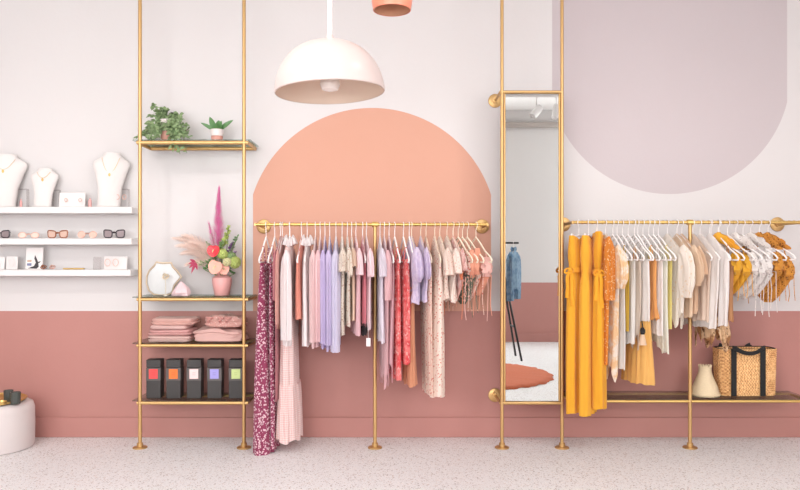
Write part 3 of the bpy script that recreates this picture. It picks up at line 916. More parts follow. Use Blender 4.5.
q = [(146.5, 189.5, 339.6, 345.6, fabric((238, 204, 196)), 'pale pink folded top at the bottom of the neat stack', 2), (147, 190, 334.2, 339.6, fabric((228, 176, 172)), 'rose folded top second from the bottom of the neat stack', 2), (149, 186, 330.0, 334.2, fabric((240, 204, 198)), 'blush folded top third from the bottom of the neat stack', 1), (150, 193, 323.5, 330.0, fabric((238, 194, 184)), 'blush folded blouse on the top of the neat stack', 2)]
z_ = zb
for i, (a, b, c_, d_, mt_, lb, ly) in enumerate(q):
    o, hh = folded('folded_shirt', lb, a, b, c_, d_, -.285, -.06, mt_, 10 + i, z_, ly, 'neat stack of folded tops', .03)
    z_ += hh * 1.06 + .001
z_ = zb
o, hh = folded('folded_dress', 'crumpled pink folded garment under the tied one beside the neat stack', 193, 242, 334, 345.8, -.285, -.07, fp, 31, z_, 3, 'crumpled folded clothes', .09)
z_ += hh * 1.22 + .002
o, hh2 = folded('folded_dress', 'rose crumpled garment with knotted ties on top of the other crumpled one', 205, 242, 324, 334, -.27, -.08, fp4, 32, z_, 2, 'crumpled folded clothes', .10)
for sx in (-.02, -.10, .03):
    mb = MB(); mb.tube([(sx + .025 * sin(4 * pi * i / 20) * (1 - i / 30), -.10 + .01 * cos(i), hh2 * (.9 + .25 * sin(pi * i / 20)) - .03 * (i / 20)) for i in range(21)], (.007), 8)
    mb.build('tie', fp2, o)

# black boxes
for i, (p0, p1, lc, nm) in enumerate(((146, 160, (236, 76, 74), 'a red'), (166, 180, (240, 118, 48), 'an orange'), (186.5, 200.5, (240, 208, 206), 'a pale pink'), (207, 221, (160, 152, 218), 'a lilac'), (228.5, 242.5, (198, 214, 142), 'a pale green'))):
    y0, y1 = -.25, -.155
    x0, x1 = px(p0, 0, y0)[0], px(p1, 0, y0)[0]
    h = (401.5 - 363) / (725 / (y0 - CAMY)); w = (x1 - x0) / 2
    t = thing('boxed_candle', 'tall black box with %s square label, on the lowest glass shelf' % nm, 'box', ((x0 + x1) / 2, (y0 + y1) / 2, TOP[0] + .0005), .05, 'black boxes in a row on the lowest shelf')
    dy = (y1 - y0) / 2
    MB().box(-w, w, -dy, dy, 0, h * .80, .002).build('box_body', M['black'], t)
    MB().box(-w, w, -dy, dy, h * .806, h, .002).build('lid', M['black'], t)
    MB().box(-w - .0008, w + .0008, -dy - .0008, dy + .0008, h * .46, h * .795, .0005).build('paper_band', M['grey_band'], t)
    L = MB().box(-w * .62, w * .62, -dy - .0022, -dy - .0009, h * .51, h * .76).build('label', plain('printed_label', lc, .55), t)
    for k_, (a, b) in enumerate(((.40, .66), (.36, .62))):
        MB().box(-w * a * .6, w * a * .6, -dy - .0028, -dy - .0023, h * (.66 - .05 * k_), h * (.668 - .05 * k_)).build('printed_line', plain('label_ink', tuple(int(u * .72) for u in lc), .6), L)

# ------------------------------------------------------------------ right rack shelf: basket and raffia vase
sz = RSH + .0185
bx0, bx1, by = 721, 780, -.235
X0, X1 = px(bx0, 0, by)[0], px(bx1, 0, by)[0]
cx = (X0 + X1) / 2; W2_ = (X1 - X0) / 2; H = (398.5 - 352.5) / (725 / (by - CAMY)); D2 = .09
t = thing('basket_tote', 'woven straw tote basket with two black webbing handles on the glass shelf', 'bag', (cx, by + D2, sz + .0005), .03)
def bring(z, f=1.0):
    k_ = (.94 + .06 * z / H) * f
    rows = []
    for j in range(200):
        a = 2 * pi * j / 200
        e = .42
        X = math.copysign(abs(cos(a)) ** e, cos(a)) * W2_ * k_; Y = math.copysign(abs(sin(a)) ** e, sin(a)) * D2 * (k_ - .1 * z / H)
        rows.append((X, Y, z))
    return rows
rows = []
nrow = 22
for i in range(nrow * 2 + 1):
    z = .002 + (H - .004) * i / (nrow * 2)
    base = bring(z)
    row = []
    per = 0
    for j, (X, Y, zz) in enumerate(base):
        w_ = .0055 * sin(40 * 2 * pi * j / 200 + (pi if (i // 2) % 2 else 0)) * (1 if i % 2 else .1)
        L = sqrt(X * X + Y * Y)
        row.append((X + w_ * X / W2_, Y + w_ * Y / D2, zz + .004 * sin(3 * pi * j / 100) * z / H))
    rows.append(row)
rows.append([(x * .96, y * .94, z + .003) for x, y, z in rows[-1]])
rows.append([(x * .95, y * .92, H * .35) for x, y, z in rows[-1]])
MB().grid(rows, True, True, True).build('basket_body', M['straw'], t)
MB().tube([(x, y, z + .004) for x, y, z in bring(H - .002, 1.0)[::2]], .006, 8, True).build('basket_rim', M['straw'], t)
MB().tube([(x * .97, y * .96, z + .008) for x, y, z in bring(H, 1.0)[::2]], .0035, 6, True).build('bound_edge', M['black_cloth'], t)
def ribbon(pts, wdt, nm, mat, par, wd=(1, 0, 0), th=.003):
    wv = Vector(wd); rows = []
    P = [Vector(p) for p in pts]
    for i, p in enumerate(P):
        d = (P[min(i + 1, len(P) - 1)] - P[max(i - 1, 0)]).normalized()
        n_ = d.cross(wv).normalized()
        ww = (wv - d * wv.dot(d)).normalized() * (wdt / 2)
        rows.append([tuple(p - ww - n_ * th / 2), tuple(p + ww - n_ * th / 2), tuple(p + ww + n_ * th / 2), tuple(p - ww + n_ * th / 2)])
    return MB().grid(rows, True, True, True).build(nm, mat, par)
for s, drop in ((-1, .03), (1, .0)):
    yy = s * (D2 + .006)
    for sx in (-1, 1):
        xa = sx * W2_ * .50 - .02
        ribbon([(xa, yy * (.92 + .08 * z / H) if False else yy * 1.0, z) for z in [.004 + (H + .012) * i / 10 for i in range(11)]], .038, 'handle_strap', M['black_cloth'], t)
    xa = W2_ * .50
    pts = []
    for i in range(25):
        f = i / 24
        u = -1 + 2 * f
        z = H + .016 + (.022 * (1 - u ** 8)) - (.055 if s < 0 else .085) * (1 - abs(u) ** 2.2)
        pts.append((u * (xa + .012) - .02, yy * (1.0 + .25 * (1 - u * u)), z))
    MB().tube(pts, [(.014 + .005 * abs(-1 + 2 * i / 24) ** 4, .006) for i in range(25)], 8).build('handle_loop', M['black_cloth'], t)

vy = -.195
kx = 725 / (vy - CAMY)
vx = px(705, 0, vy)[0]
hv = (400.5 - 370.5) / kx
t = thing('raffia_vase', 'small pale raffia covered vase with a scalloped mouth beside the brass pole', 'vase', (vx, vy, sz + .0005))
prof = [(.92, 0), (1.0, .015), (.98, .08), (.86, .30), (.66, .52), (.50, .70), (.44, .82), (.43, .93), (.46, 1.0), (.38, 1.0), (.36, .85), (.3, .75)]
rr_ = 13.6 / kx
rows = []
fine = []
for (a, z0), (b, z1) in zip(prof[:9], prof[1:9]):
    n_ = max(1, int((z1 - z0) * 34))
    for i in range(n_): fine.append((a + (b - a) * i / n_, z0 + (z1 - z0) * i / n_))
fine += prof[8:]
for i, (r_, z_) in enumerate(fine):
    rows.append([(r_ * rr_ * (1 + .03 * sin(24 * 2 * pi * j / 120 + (i % 2) * pi)) * cos(2 * pi * j / 120), r_ * rr_ * (1 + .03 * sin(24 * 2 * pi * j / 120 + (i % 2) * pi)) * sin(2 * pi * j / 120), hv * z_ * (1 + (.03 * sin(14 * 2 * pi * j / 120) if z_ > .95 else 0))) for j in range(120)])
MB().grid(rows, True, True, True).build('woven_body', M['pale_straw'], t)
MB().tube([(rr_ * 1.0 * cos(2 * pi * i / 60), rr_ * 1.0 * sin(2 * pi * i / 60), .012 + .003 * (i % 2)) for i in range(60)], .006, 8, True).build('braided_foot', M['pale_straw'], t)
# ------------------------------------------------------------------ hangers and clothes
HW = .205
hang_cache = {}
def hanger(x, zr, yaw, label, cream=False, grp=None, hw=HW, drop=.155, bar=True):
    key = (cream, round(hw, 3), round(drop, 3), bar)
    mat = M['cream_plastic'] if cream else M['white_plastic']
    if key not in hang_cache:
        t = thing('clothes_hanger', 'x', 'hanger')
        pts = [(0, .0192 * cos(radians(k)), .0192 * sin(radians(k)) - .0025) for k in range(-25, 206, 15)]
        pts += [(0, -.012, -.021), (0, -.002, -.032), (0, 0, -.042), (0, 0, -.092)]
        MB().tube(pts, .0026, 8).build('hook', mat, t)
        r = .0058
        arm = [(0, -hw, -.092 - drop - .012), (0, -hw - .006, -.092 - drop), (0, -hw + .012, -.092 - drop + .022), (0, -hw * .6, -.092 - drop * .60), (0, -hw * .25, -.092 - drop * .2), (0, 0, -.088), (0, hw * .25, -.092 - drop * .2), (0, hw * .6, -.092 - drop * .60), (0, hw - .012, -.092 - drop + .022), (0, hw + .006, -.092 - drop), (0, hw, -.092 - drop - .012)]
        if bar:
            MB().tube(arm, r, 8, True, (1, 0, 0)).build('frame', mat, t)
        else:
            MB().tube(arm[1:-1], r, 8, False, (1, 0, 0)).build('frame', mat, t)
        hang_cache[key] = t; o = t
    else:
        o = copy_tree(hang_cache[key])
    o.location = (x, YF, zr); o.rotation_euler = (0, 0, yaw)
    o['label'] = label
    if grp: o['group'] = grp
    return o


def loft(Wf, Tf, zt, zb, A, lam, r, nu=132, nv=24, sq=.8, ramp0=.15, u0=0.0):
    """hanging tube of cloth: half depth Wf(v), half thickness Tf(v), from zt(u) to zb(u, s)"""
    W, T = Wf(.7), Tf(.7)
    sp = lambda a: math.copysign(abs(a) ** sq, a)
    P = [(W * sp(cos(2 * pi * j / nu)), T * sp(sin(2 * pi * j / nu))) for j in range(nu)]
    S = [0.0]
    for j in range(nu): S.append(S[-1] + math.dist(P[j], P[(j + 1) % nu]))
    per = S[-1]
    k1 = max(3, round(per / lam)); k2 = max(2, round(per / (lam * 1.9))); k3 = max(2, round(per / (lam * .55)))
    p1, p2, p3, p4 = (r.uniform(0, 6.28) for _ in range(4))
    wob = r.uniform(-.008, .008)
    rows = []
    for i in range(nv + 1):
        v = (i / nv)
        W, T = Wf(v), Tf(v)
        a = A * min(1, ramp0 + v * 1.25)
        row = []
        for j in range(nu):
            th = 2 * pi * j / nu
            cu, su = sp(cos(th)), sp(sin(th))
            nx, ny = cos(th) * T, sin(th) * W
            L = math.hypot(nx, ny) or 1
            s = 2 * pi * S[j] / per
            f = sin(k1 * s + p1 + 1.3 * sin(2.2 * v + p4)); f = f * (1 - .25 * f)
            d = a * (.55 * f + .40 * sin(k2 * s + p2 + 2 * v) + .18 * sin(k3 * s + p3 - 3 * v))
            u = W * cu + d * nx / L + u0
            t = T * su + d * ny / L + wob * v * 1.2 * sin(3 * v + p3)
            zz = zt(u) * (1 - v) + zb(u, s) * v
            row.append((t, u, zz))
        rows.append(row)
    return MB().grid(rows, True)


def smooth(x): x = max(0, min(1, x)); return x * x * (3 - 2 * x)


def sleeve(side, z0, pts, w0, w1, th0, th1, r, A=.006, cuff=0.0):
    """pts: (u, z) path for the +u side; w in the plane of the garment, th across it"""
    rows = []; nv, nu = 18, 40
    p = [Vector((0, side * a, b)) for a, b in pts]
    ph = r.uniform(0, 6.28)
    for i in range(nv + 1):
        s = i / nv; f = s * (len(p) - 1); q = min(int(f), len(p) - 2); g = f - q
        c = p[q].lerp(p[q + 1], g)
        a_ = p[max(0, q - (1 if g < .5 else 0))]; b_ = p[min(len(p) - 1, q + 1 + (1 if g > .5 else 0))]
        d = (b_ - a_).normalized()
        n_ = Vector((0, -d.z, d.y))
        w = w0 + (w1 - w0) * s; th = (th0 + (th1 - th0) * s) * (.55 + .45 * smooth(s * 5))
        if cuff: k = 1 - cuff * smooth((s - .82) / .16); w *= k; th *= k
        row = []
        for j in range(nu):
            t = 2 * pi * j / nu
            dd = 1 + A / max(w, .01) * (sin(5 * t + ph + 2 * s) + .6 * sin(9 * t - ph)) * smooth(s * 2)
            row.append(tuple(c + n_ * (w * cos(t) * dd) + Vector((1, 0, 0)) * (th * sin(t) * dd)))
        rows.append(row)
    return MB().grid(rows, True)


def garment(rail, e, yaw, name, label, short, mat, top, bot, Tt, Tb, style='shoulder', Wt=.205, Wb=.19, A=.007, lam=.05,
            sl=None, hem='flat', waist=None, belt=None, collar=None, tiers=None, trim=None, cat=None, cream=False,
            hk=True, ripple=.01, mat2=None, tag_=None, peplum=None, ties=0, bar=True, hanglabel=None, drop=.155, slope=.7, seed=None, free=False):
    zr = ZL if rail == 'L' else ZR
    if not free:
        lim = min(GAP[(rail, e)], .10) * .5
        A = min(A, lim * .30)
        mx = max(.009, lim - A * .9)
        Tt, Tb = min(Tt, mx), min(Tb, mx * (1.12 if bot > 400 else 1.0))
        if sl: sl = (sl[0], sl[1], min(sl[2] if len(sl) > 2 else .034, lim * 1.02))
    r = random.Random(seed if seed is not None else int(e * 7) + (0 if rail == 'L' else 999))
    yw = radians(yaw)
    x = (e - 400) / 151 - (HW + .005) * sin(yw)
    Z = lambda q: CAMZ + (257 - q) / 151 - zr
    t = thing(name, label, cat or name.replace('_', ' '), (x, YF, zr), yw)
    zb0 = Z(bot)
    if style == 'shoulder':
        zt = lambda u: -.080 - drop * (min(abs(u), .23) / HW) ** 1.1 + .004
        zs = -.085
    elif style == 'strap':
        z_ = Z(top)
        zt = lambda u: z_ - .02 * cos(u / max(Wt, .01) * pi)
    else:
        z_ = Z(top)
        zt = lambda u: z_
    def Wf(v):
        w = Wt + (Wb - Wt) * v ** .8
        if waist: w *= 1 - .12 * exp(-((v - waist) / .07) ** 2)
        return w
    def Tf(v):
        k = Tt + (Tb - Tt) * v
        k *= .22 + .78 * smooth(v / .16) if style == 'shoulder' else .7 + .3 * smooth(v / .1)
        if waist: k *= 1 - .28 * exp(-((v - waist) / .05) ** 2)
        return k
    h1, h2 = r.uniform(0, 6.28), r.uniform(0, 6.28)
    def hemf(u, s):
        z = zb0 + ripple * .5 * sin(5 * s + h1) + ripple * .3 * sin(11 * s + h2)
        if hem == 'asym': z += .16 * (u + Wb) / (2 * Wb)
        if hem == 'points': z += .05 + .05 * sin(7 * s + h1)
        if hem == 'curve': z += .05 * (1 - (u / max(Wb, .01)) ** 2) * -1 + .02
        return z
    if tiers:
        zsplit = [Z(q) for q in tiers]
        zlast = zsplit[0]
        body = loft(Wf, Tf, zt, lambda u, s: zlast, A, lam, r)
        body.build('body', mat, t)
        for i, q in enumerate(zsplit):
            zn = zsplit[i + 1] if i + 1 < len(zsplit) else zb0
            k = 1.0 + .12 * (i + 1)
            loft(lambda v: Wb * (1 + .10 * i + .10 * v), lambda v: Tb * (k + .18 * v), lambda u, q=q: q + .008, lambda u, s, zn=zn: zn - .006 + ripple * sin(6 * s + h1), A * 1.35, lam * .8, r, 132, 14, ramp0=.5).build('tier', mat2 or mat, t)
    else:
        loft(Wf, Tf, zt, hemf, A, lam, r).build('body', mat, t)
    if trim:
        tm, hgt = trim
        loft(lambda v: Wb * 1.01, lambda v: Tb * 1.04, lambda u: zb0 + .02, lambda u, s: zb0 - hgt + .008 * sin(13 * s), A * 1.1, lam * .6, r, 132, 6, ramp0=.8).build('hem_trim', tm, t)
    if peplum:
        q0, q1, k = peplum
        z0_, z1_ = Z(q0), Z(q1)
        loft(lambda v: Wb * (1 + .05 * v), lambda v: Tb * (1.0 + k * v), lambda u: z0_, lambda u, s: z1_ + ripple * sin(6 * s + h2), A * 1.6, lam * .7, r, 132, 12, ramp0=.3).build('ruffle', mat2 or mat, t)
    if style == 'strap':
        for sd in (-1, 1):
            u0_ = sd * Wt * .62
            zz = -.092 - .155 * abs(u0_) / HW
            for tt in (-1, 1):
                MB().tube([(0, u0_, zz + .012), (tt * .006, u0_ * 1.01, zz - .01), (tt * Tt * .7, u0_ * 1.04, zt(u0_) - .012)], (.004), 6).build('strap', mat, t)
    if style == 'clip':
        for sd in (-1, 1):
            MB().box(-.012, .012, sd * Wt * .7 - .012, sd * Wt * .7 + .012, zt(0) - .02, zt(0) + .03, .003).build('waist_loop', mat, t)
    if sl:
        kind = sl[0]
        for sd in (-1, 1):
            z1 = -.080 - drop
            if kind == 'short':
                p = [(.165, z1 + .045), (.200, z1 - .005), (.222, z1 - .06), (.226, z1 - .06 - sl[1])]
                m_ = sleeve(sd, z1, p, .045, .062, min(.028, sl[2]), sl[2] if len(sl) > 2 else .034, r)
            elif kind == 'puff':
                p = [(.16, z1 + .05), (.20, z1), (.225, z1 - .07), (.215, z1 - .07 - sl[1])]
                m_ = sleeve(sd, z1, p, .045, .075, min(.034, sl[2]), sl[2] if len(sl) > 2 else .045, r, .010, .45)
            else:
                p = [(.175, z1 + .04), (.205, z1 - .02), (.212, z1 - .13), (.205, max(Z(sl[1]), zb0 - .1))]
                m_ = sleeve(sd, z1, p, .04, .038, min(.026, sl[2]), sl[2] if len(sl) > 2 else .028, r, .006, .12)
            m_.build('sleeve', mat2 if (mat2 and kind != 'long') else mat, t)
    if collar:
        ck, cm = collar
        rows = []
        for i in range(7):
            v = i / 6
            row = []
            for j in range(64):
                a = 2 * pi * j / 64
                k = 1 + .18 * sin(9 * a + h1) * v * (1 if ck == 'ruffle' else .15)
                du = (.05 + .05 * v) if ck == 'ruffle' else .075 + .015 * v
                dt = .018 + (.028 if ck == 'ruffle' else .006) * v
                row.append((dt * sin(a) * k, du * cos(a) * k, -.07 + .012 * (v if ck != 'ruffle' else sin(pi * v) * 1.5) - (.05 * v if ck == 'ruffle' else -.01 * v) - .03 * abs(cos(a))))
            rows.append(row)
        MB().grid(rows, True).build('collar', cm or mat, t)
    if belt:
        bv, bm = belt
        zc = Z(bv)
        # half sizes at that height
        v = max(0, min(1, (zc - zt(0)) / (zb0 - zt(0))))
        w_, k_ = Wf(v) + A * .6 + .004, Tf(v) + A * .8 + .005
        rows = []
        for dz, g in ((-.016, -.004), (-.016, 0), (.016, 0), (.016, -.004)):
            rows.append([((k_ + g) * math.copysign(abs(sin(2 * pi * j / 72)) ** .8, sin(2 * pi * j / 72)), (w_ + g) * math.copysign(abs(cos(2 * pi * j / 72)) ** .8, cos(2 * pi * j / 72)), zc + dz) for j in range(72)])
        rows.append(rows[0])
        MB().grid(rows, True).build('belt', bm, t)
        un = -w_ - .004
        for sx in (-1, 1):
            lp = [(sx * .014 * (1 - cos(2 * pi * i / 24)) + sx * .004, un - .006 - .006 * (1 - cos(2 * pi * i / 24)), zc - .006 * (1 - cos(2 * pi * i / 24)) + .014 * sin(2 * pi * i / 24)) for i in range(24)]
            MB().tube(lp, [(.008, .003)] * 24, 6, True).build('bow_loop', bm, t)
            MB().tube([(sx * .004, un - .008, zc), (sx * .016, un - .016, zc - .05), (sx * .014, un - .014, zc - .12 - .04 * (sx > 0)), (sx * .02, un - .012, zc - .19 - .05 * (sx > 0))], [(.010, .003), (.012, .003), (.012, .003), (.013, .003)], 8).build('belt_tail', bm, t)
        MB().blob((0, un - .010, zc), .013, .010, .014).build('belt_knot', bm, t)
    for i in range(ties):
        sd = r.uniform(-.02, .02)
        MB().tube([(sd, -Wb, zb0 + .02), (sd + .01, -Wb - .004, zb0 - .03), (sd + r.uniform(-.01, .02), -Wb, zb0 - .09 - .02 * i)], .003, 6).build('tie_string', mat, t)
    if tag_:
        zq = Z(tag_[1]); h_ = .055
        MB().box(tag_[0] - .014, tag_[0] + .014, -Wb - .02, -Wb - .018, zq - h_, zq).build('paper_tag', M['card'], t)
        MB().tube([(tag_[0], -Wb - .019, zq), (tag_[0], -Wb - .008, zb0 + .03)], .001, 5).build('tag_string', M['card'], t)
    if hk:
        hanger(x, zr, yw, hanglabel or ('%s hanger carrying the %s' % ('cream' if cream else 'slim white', short)), cream, 'hangers on the rail with %s clothes' % ('pink' if rail == 'L' else 'yellow'), drop=drop, bar=bar, hw=HW if drop > .1 else min(HW, Wt - .012))
    return t


def cup(mb_name, mat, t, u, z, tx, w, h, d, tilt=0.0, yaw=0.0, up=True):
    rows = []
    for i in range(11):
        f = i / 10
        wz = w * (f ** .75 if up else (1 - f) ** .75) if True else w
        wz = w * (sin(pi * min(1, .08 + .92 * f) * .62) ** 1.1 if up else 1) * (1 - .35 * smooth((f - .75) / .25))
        zz = z - h * f
        row = []
        for j in range(24):
            a = 2 * pi * j / 24
            X = d * sin(a) * (.25 + .75 * sin(pi * min(1, f * .9 + .05))); Y = wz * cos(a)
            X += .011 * sin(6 * a + 7 * f + 40 * u) * d / .03 + .004 * sin(11 * a - 9 * f)
            Y *= 1 + .10 * sin(9 * f + 50 * u + 2 * a)
            row.append((tx + X * cos(yaw) - Y * sin(yaw), u + X * sin(yaw) + Y * cos(yaw), zz + tilt * Y))
        rows.append(row)
    return MB().grid(rows, True, True, True).build(mb_name, mat, t)


def bikini(rail, e, yaw, label, short, mat, zc_px, bot_px, str_px, mat2=None, seed=1, d=.024, cream=True, top_puff=False, w=.07, hanglabel=None):
    zr = ZL if rail == 'L' else ZR
    d = min(d, GAP[(rail, e)] * .5)
    r = random.Random(seed); yw = radians(yaw)
    x = (e - 400) / 151 - (HW + .005) * sin(yw)
    Z = lambda q: CAMZ + (257 - q) / 151 - zr
    t = thing('bikini_set', label, 'swimwear', (x, YF, zr), yw)
    zt_, zb_, zs_ = Z(zc_px), Z(bot_px), Z(str_px)
    m2 = mat2 or mat
    zc2 = zt_ - (zt_ - zb_) * .52
    for sd in (-1, 1):
        u = sd * .135
        hh = (zt_ - zb_) * .5
        cup('cup', mat, t, u, zt_, r.uniform(-.006, .006), w, hh, d, 0, r.uniform(-.9, -.2))
        MB().tube([(0, u * .9, -.092 - .155 * abs(u * .9) / HW + .01), (.003, u, zt_ + .0), (0, u, zt_ - .02)], .004, 6).build('strap', mat, t)
        MB().tube([(0, u - sd * .02, zt_ - hh * .8), (.005, u + sd * .06, zt_ - hh * .9), (.012 * sd, u + sd * .075, zs_ + .12), (.004, u + sd * .07, zs_ + r.uniform(0, .05))], .0022, 6).build('tie_string', m2, t)
    MB().tube([(0, -.16, zt_ - (zt_ - zb_) * .46), (.008, 0, zt_ - (zt_ - zb_) * .5), (0, .16, zt_ - (zt_ - zb_) * .46)], (.006), 6).build('band', m2, t)
    # the bottoms hang below
    rows = []
    for i in range(11):
        f = i / 10
        wz = .15 * (1 - f) ** .8 + .03
        row = []
        for j in range(32):
            a = 2 * pi * j / 32
            row.append((d * .9 * sin(a) * (.6 + .4 * sin(pi * f)) + .004 * sin(6 * a + 5 * f), wz * cos(a), zc2 - (zc2 - zb_) * f + .012 * abs(cos(a)) * (1 - f)))
        rows.append(row)
    MB().grid(rows, True, True, True).build('bottoms', m2, t)
    for sd in (-1, 1):
        MB().tube([(0, sd * .155, zc2), (.004 * sd, sd * .17, zc2 - (zc2 - zb_) * .6), (.01 * sd, sd * .165, zs_ + r.uniform(0, .06))], .0022, 6).build('side_tie', mat, t)
    if top_puff:
        rows = []
        for i in range(9):
            f = i / 8
            row = []
            for j in range(48):
                a = 2 * pi * j / 48
                k = 1 + .20 * sin(7 * a + seed + 3 * f) + .10 * sin(13 * a - 5 * f)
                row.append((.024 * sin(a) * k * sin(pi * (.12 + .76 * f)), .15 * cos(a) * k * (.6 + .4 * f), -.065 - .075 * f - .05 * abs(cos(a))))
            rows.append(row)
        MB().grid(rows, True).build('ruffle', m2, t)
    hanger(x, zr, yw, hanglabel or ('%s hanger carrying the %s' % ('cream' if cream else 'slim white', short)), cream, 'hangers on the rail with %s clothes' % ('pink' if rail == 'L' else 'yellow'))
    return t
# room each garment has between its neighbours on the rail
GAP = {('L', 259.5): 0.0745, ('L', 268.5): 0.0538, ('L', 275): 0.0207, ('L', 277.5): 0.0207, ('L', 286.5): 0.0745, ('L', 297.5): 0.0621, ('L', 305): 0.0621, ('L', 313): 0.0414, ('L', 318): 0.0414, ('L', 323): 0.0414, ('L', 328.5): 0.0455, ('L', 335.5): 0.0579, ('L', 343): 0.0538, ('L', 349.5): 0.0373, ('L', 354): 0.0373, ('L', 359.5): 0.0455, ('L', 365.5): 0.0414, ('L', 370.5): 0.0414, ('L', 382.5): 0.0455, ('L', 388): 0.0455, ('L', 393.5): 0.0455, ('L', 400): 0.0538, ('L', 409): 0.0704, ('L', 417.5): 0.0704, ('L', 427): 0.0373, ('L', 431.5): 0.0373, ('L', 440.5): 0.0621, ('L', 448): 0.0621, ('L', 456.5): 0.0538, ('L', 463): 0.0248, ('L', 466): 0.0248, ('L', 472.5): 0.0455, ('L', 478): 0.0455, ('L', 484): 0.0497, ('L', 492): 0.0662, ('R', 568): 0.1242, ('R', 583.5): 0.1200, ('R', 599): 0.0745, ('R', 609): 0.0745, ('R', 619): 0.0662, ('R', 627): 0.0373, ('R', 631.5): 0.0373, ('R', 637.5): 0.0497, ('R', 643.5): 0.0497, ('R', 650.5): 0.0579, ('R', 659.5): 0.0497, ('R', 665.5): 0.0414, ('R', 670.5): 0.0414, ('R', 675.5): 0.0414, ('R', 685): 0.0786, ('R', 695): 0.0414, ('R', 700): 0.0414, ('R', 711.5): 0.0621, ('R', 719): 0.0621, ('R', 729): 0.0745, ('R', 738): 0.0579, ('R', 745): 0.0579, ('R', 754): 0.0704, ('R', 762.5): 0.0621, ('R', 770): 0.0621, ('R', 778): 0.0662, ('R', 787): 0.0745, ('R', 796): 0.0745}
# ------------------------------------------------------------------ pink rail
mag = fabric((168, 74, 108), (246, 214, 222), 'floral', 64, .40)
rose = fabric((206, 138, 146)); salm = fabric((236, 182, 172))
ging = fabric((246, 204, 200), (252, 236, 232), 'gingham', 420)
wht = fabric((250, 243, 243)); wht2 = fabric((248, 240, 240), (240, 226, 226), 'dots', 90, .2)
tank = fabric((240, 160, 142)); blush = fabric((246, 216, 216)); blush2 = fabric((244, 206, 208))
lav = fabric((206, 190, 228)); lav2 = fabric((216, 202, 234)); lil = fabric((224, 218, 238))
ivp = fabric((240, 228, 214), (186, 142, 120), 'floral', 60, .24)
ivp2 = fabric((244, 234, 222), (206, 164, 140), 'floral', 50, .24)
bei = fabric((234, 206, 184)); ptee = fabric((246, 206, 212)); rtee = fabric((222, 134, 146)); pw = fabric((248, 222, 226))
plw = fabric((240, 234, 244)); mauve = fabric((232, 190, 194)); mauve2 = fabric((226, 180, 188))
coral = fabric((232, 84, 90), (244, 134, 132), 'blotch', 20, c3=(248, 190, 184)); tan = fabric((222, 158, 124)); tan2 = fabric((204, 132, 104))
lavr = fabric((232, 218, 238), (216, 202, 228), 'blotch', 30)
bfl = fabric((250, 226, 212), (220, 134, 116), 'floral', 48, .26)
bfl2 = fabric((252, 234, 222), (222, 140, 122), 'floral', 52, .26)
crm = fabric((246, 228, 216), (216, 150, 134), 'floral', 70, .22); crm2 = fabric((248, 232, 222), (226, 172, 156), 'floral', 60, .22)
pkp = fabric((236, 188, 184), (250, 224, 218), 'blotch', 30)
lace = fabric((46, 40, 42))
peach = fabric((246, 178, 150)); orng = fabric((240, 150, 110)); pfl = fabric((246, 214, 200), (222, 120, 110), 'floral', 60, .3); psk = fabric((246, 200, 190))
gfl = fabric((120, 126, 108), (244, 190, 170), 'floral', 45, .4)

D_, B_, T_, C_, S_ = 'dress', 'blouse', 'tee_shirt', 'camisole', 'skirt'
garment('L', 259.5, -2, D_, 'floor length magenta dress with tiny white flowers, first on the pink rail', 'first magenta flowered dress', mag, 266, 455.5, .026, .074, 'strap', Wt=.15, Wb=.20, free=True, lam=.07, A=.009, ripple=.004)
garment('L', 268.5, -2, D_, 'magenta flowered dress hanging just behind its longer twin on the pink rail', 'second magenta flowered dress', mag, 268, 452, .026, .045, 'strap', Wt=.14, Wb=.16, lam=.07, A=.009, ripple=.006)
garment('L', 275, -1, D_, 'plain dusty rose satin dress between the magenta dress and the gingham one', 'dusty rose satin dress', rose, 243, 402, .026, .034, Wb=.17, sl=('long', 300))
garment('L', 277.5, 0, B_, 'salmon pink long sleeved blouse before the white blouses', 'salmon long sleeved blouse', salm, 243, 330, .026, .03, sl=('long', 324))
garment('L', 285, 0, D_, 'pale pink gingham tiered dress reaching almost to the floor', 'gingham tiered dress', ging, 250, 443, .03, .062, 'strap', Wt=.13, Wb=.155, tiers=(388,), lam=.06, A=.008, ripple=.012, free=True)
garment('L', 286.5, 2, B_, 'white eyelet blouse with a gathered neck, the first white one on the pink rail', 'white eyelet blouse', wht2, 243, 346, .036, .052, Wb=.20, A=.008, sl=('long', 340), collar=('ruffle', wht), waist=.68)
garment('L', 297.5, 0, C_, 'coral salmon flared tank top squeezed between two white blouses', 'salmon tank top', tank, 246, 320, .018, .046, Wt=.19, Wb=.205, A=.006)
garment('L', 305, 3, B_, 'long white blouse with a big ruffled collar', 'white ruffle collar blouse', wht, 243, 347, .036, .054, Wb=.205, A=.008, collar=('ruffle', wht), lam=.06)
garment('L', 313, 2, B_, 'blush pink button shirt beside the white ruffle collar blouse', 'blush button shirt', blush, 243, 348, .026, .032, sl=('long', 342))
garment('L', 318, 2, B_, 'second blush shirt, next to the lavender ones', 'second blush shirt', blush2, 243, 347.5, .024, .028, sl=('long', 341.5))
garment('L', 323, 2, B_, 'deeper lavender shirt, first of the three lavender ones', 'deeper lavender shirt', lav, 243, 349, .022, .028, sl=('long', 343))
garment('L', 328.5, 3, B_, 'lavender long shirt in the middle of the three lavender ones', 'middle lavender shirt', lav2, 243, 351, .024, .03, sl=('long', 345))
garment('L', 335.5, 4, B_, 'pale bluish lilac shirt with one sleeve hanging lower than its hem', 'pale lilac shirt', lil, 243, 343, .028, .032, sl=('long', 352))
garment('L', 343, 6, T_, 'ivory tee with a brown flower print beside the pale lilac shirt', 'brown flowered ivory tee', ivp, 243, 336, .022, .03, Wb=.18, sl=('short', .03))
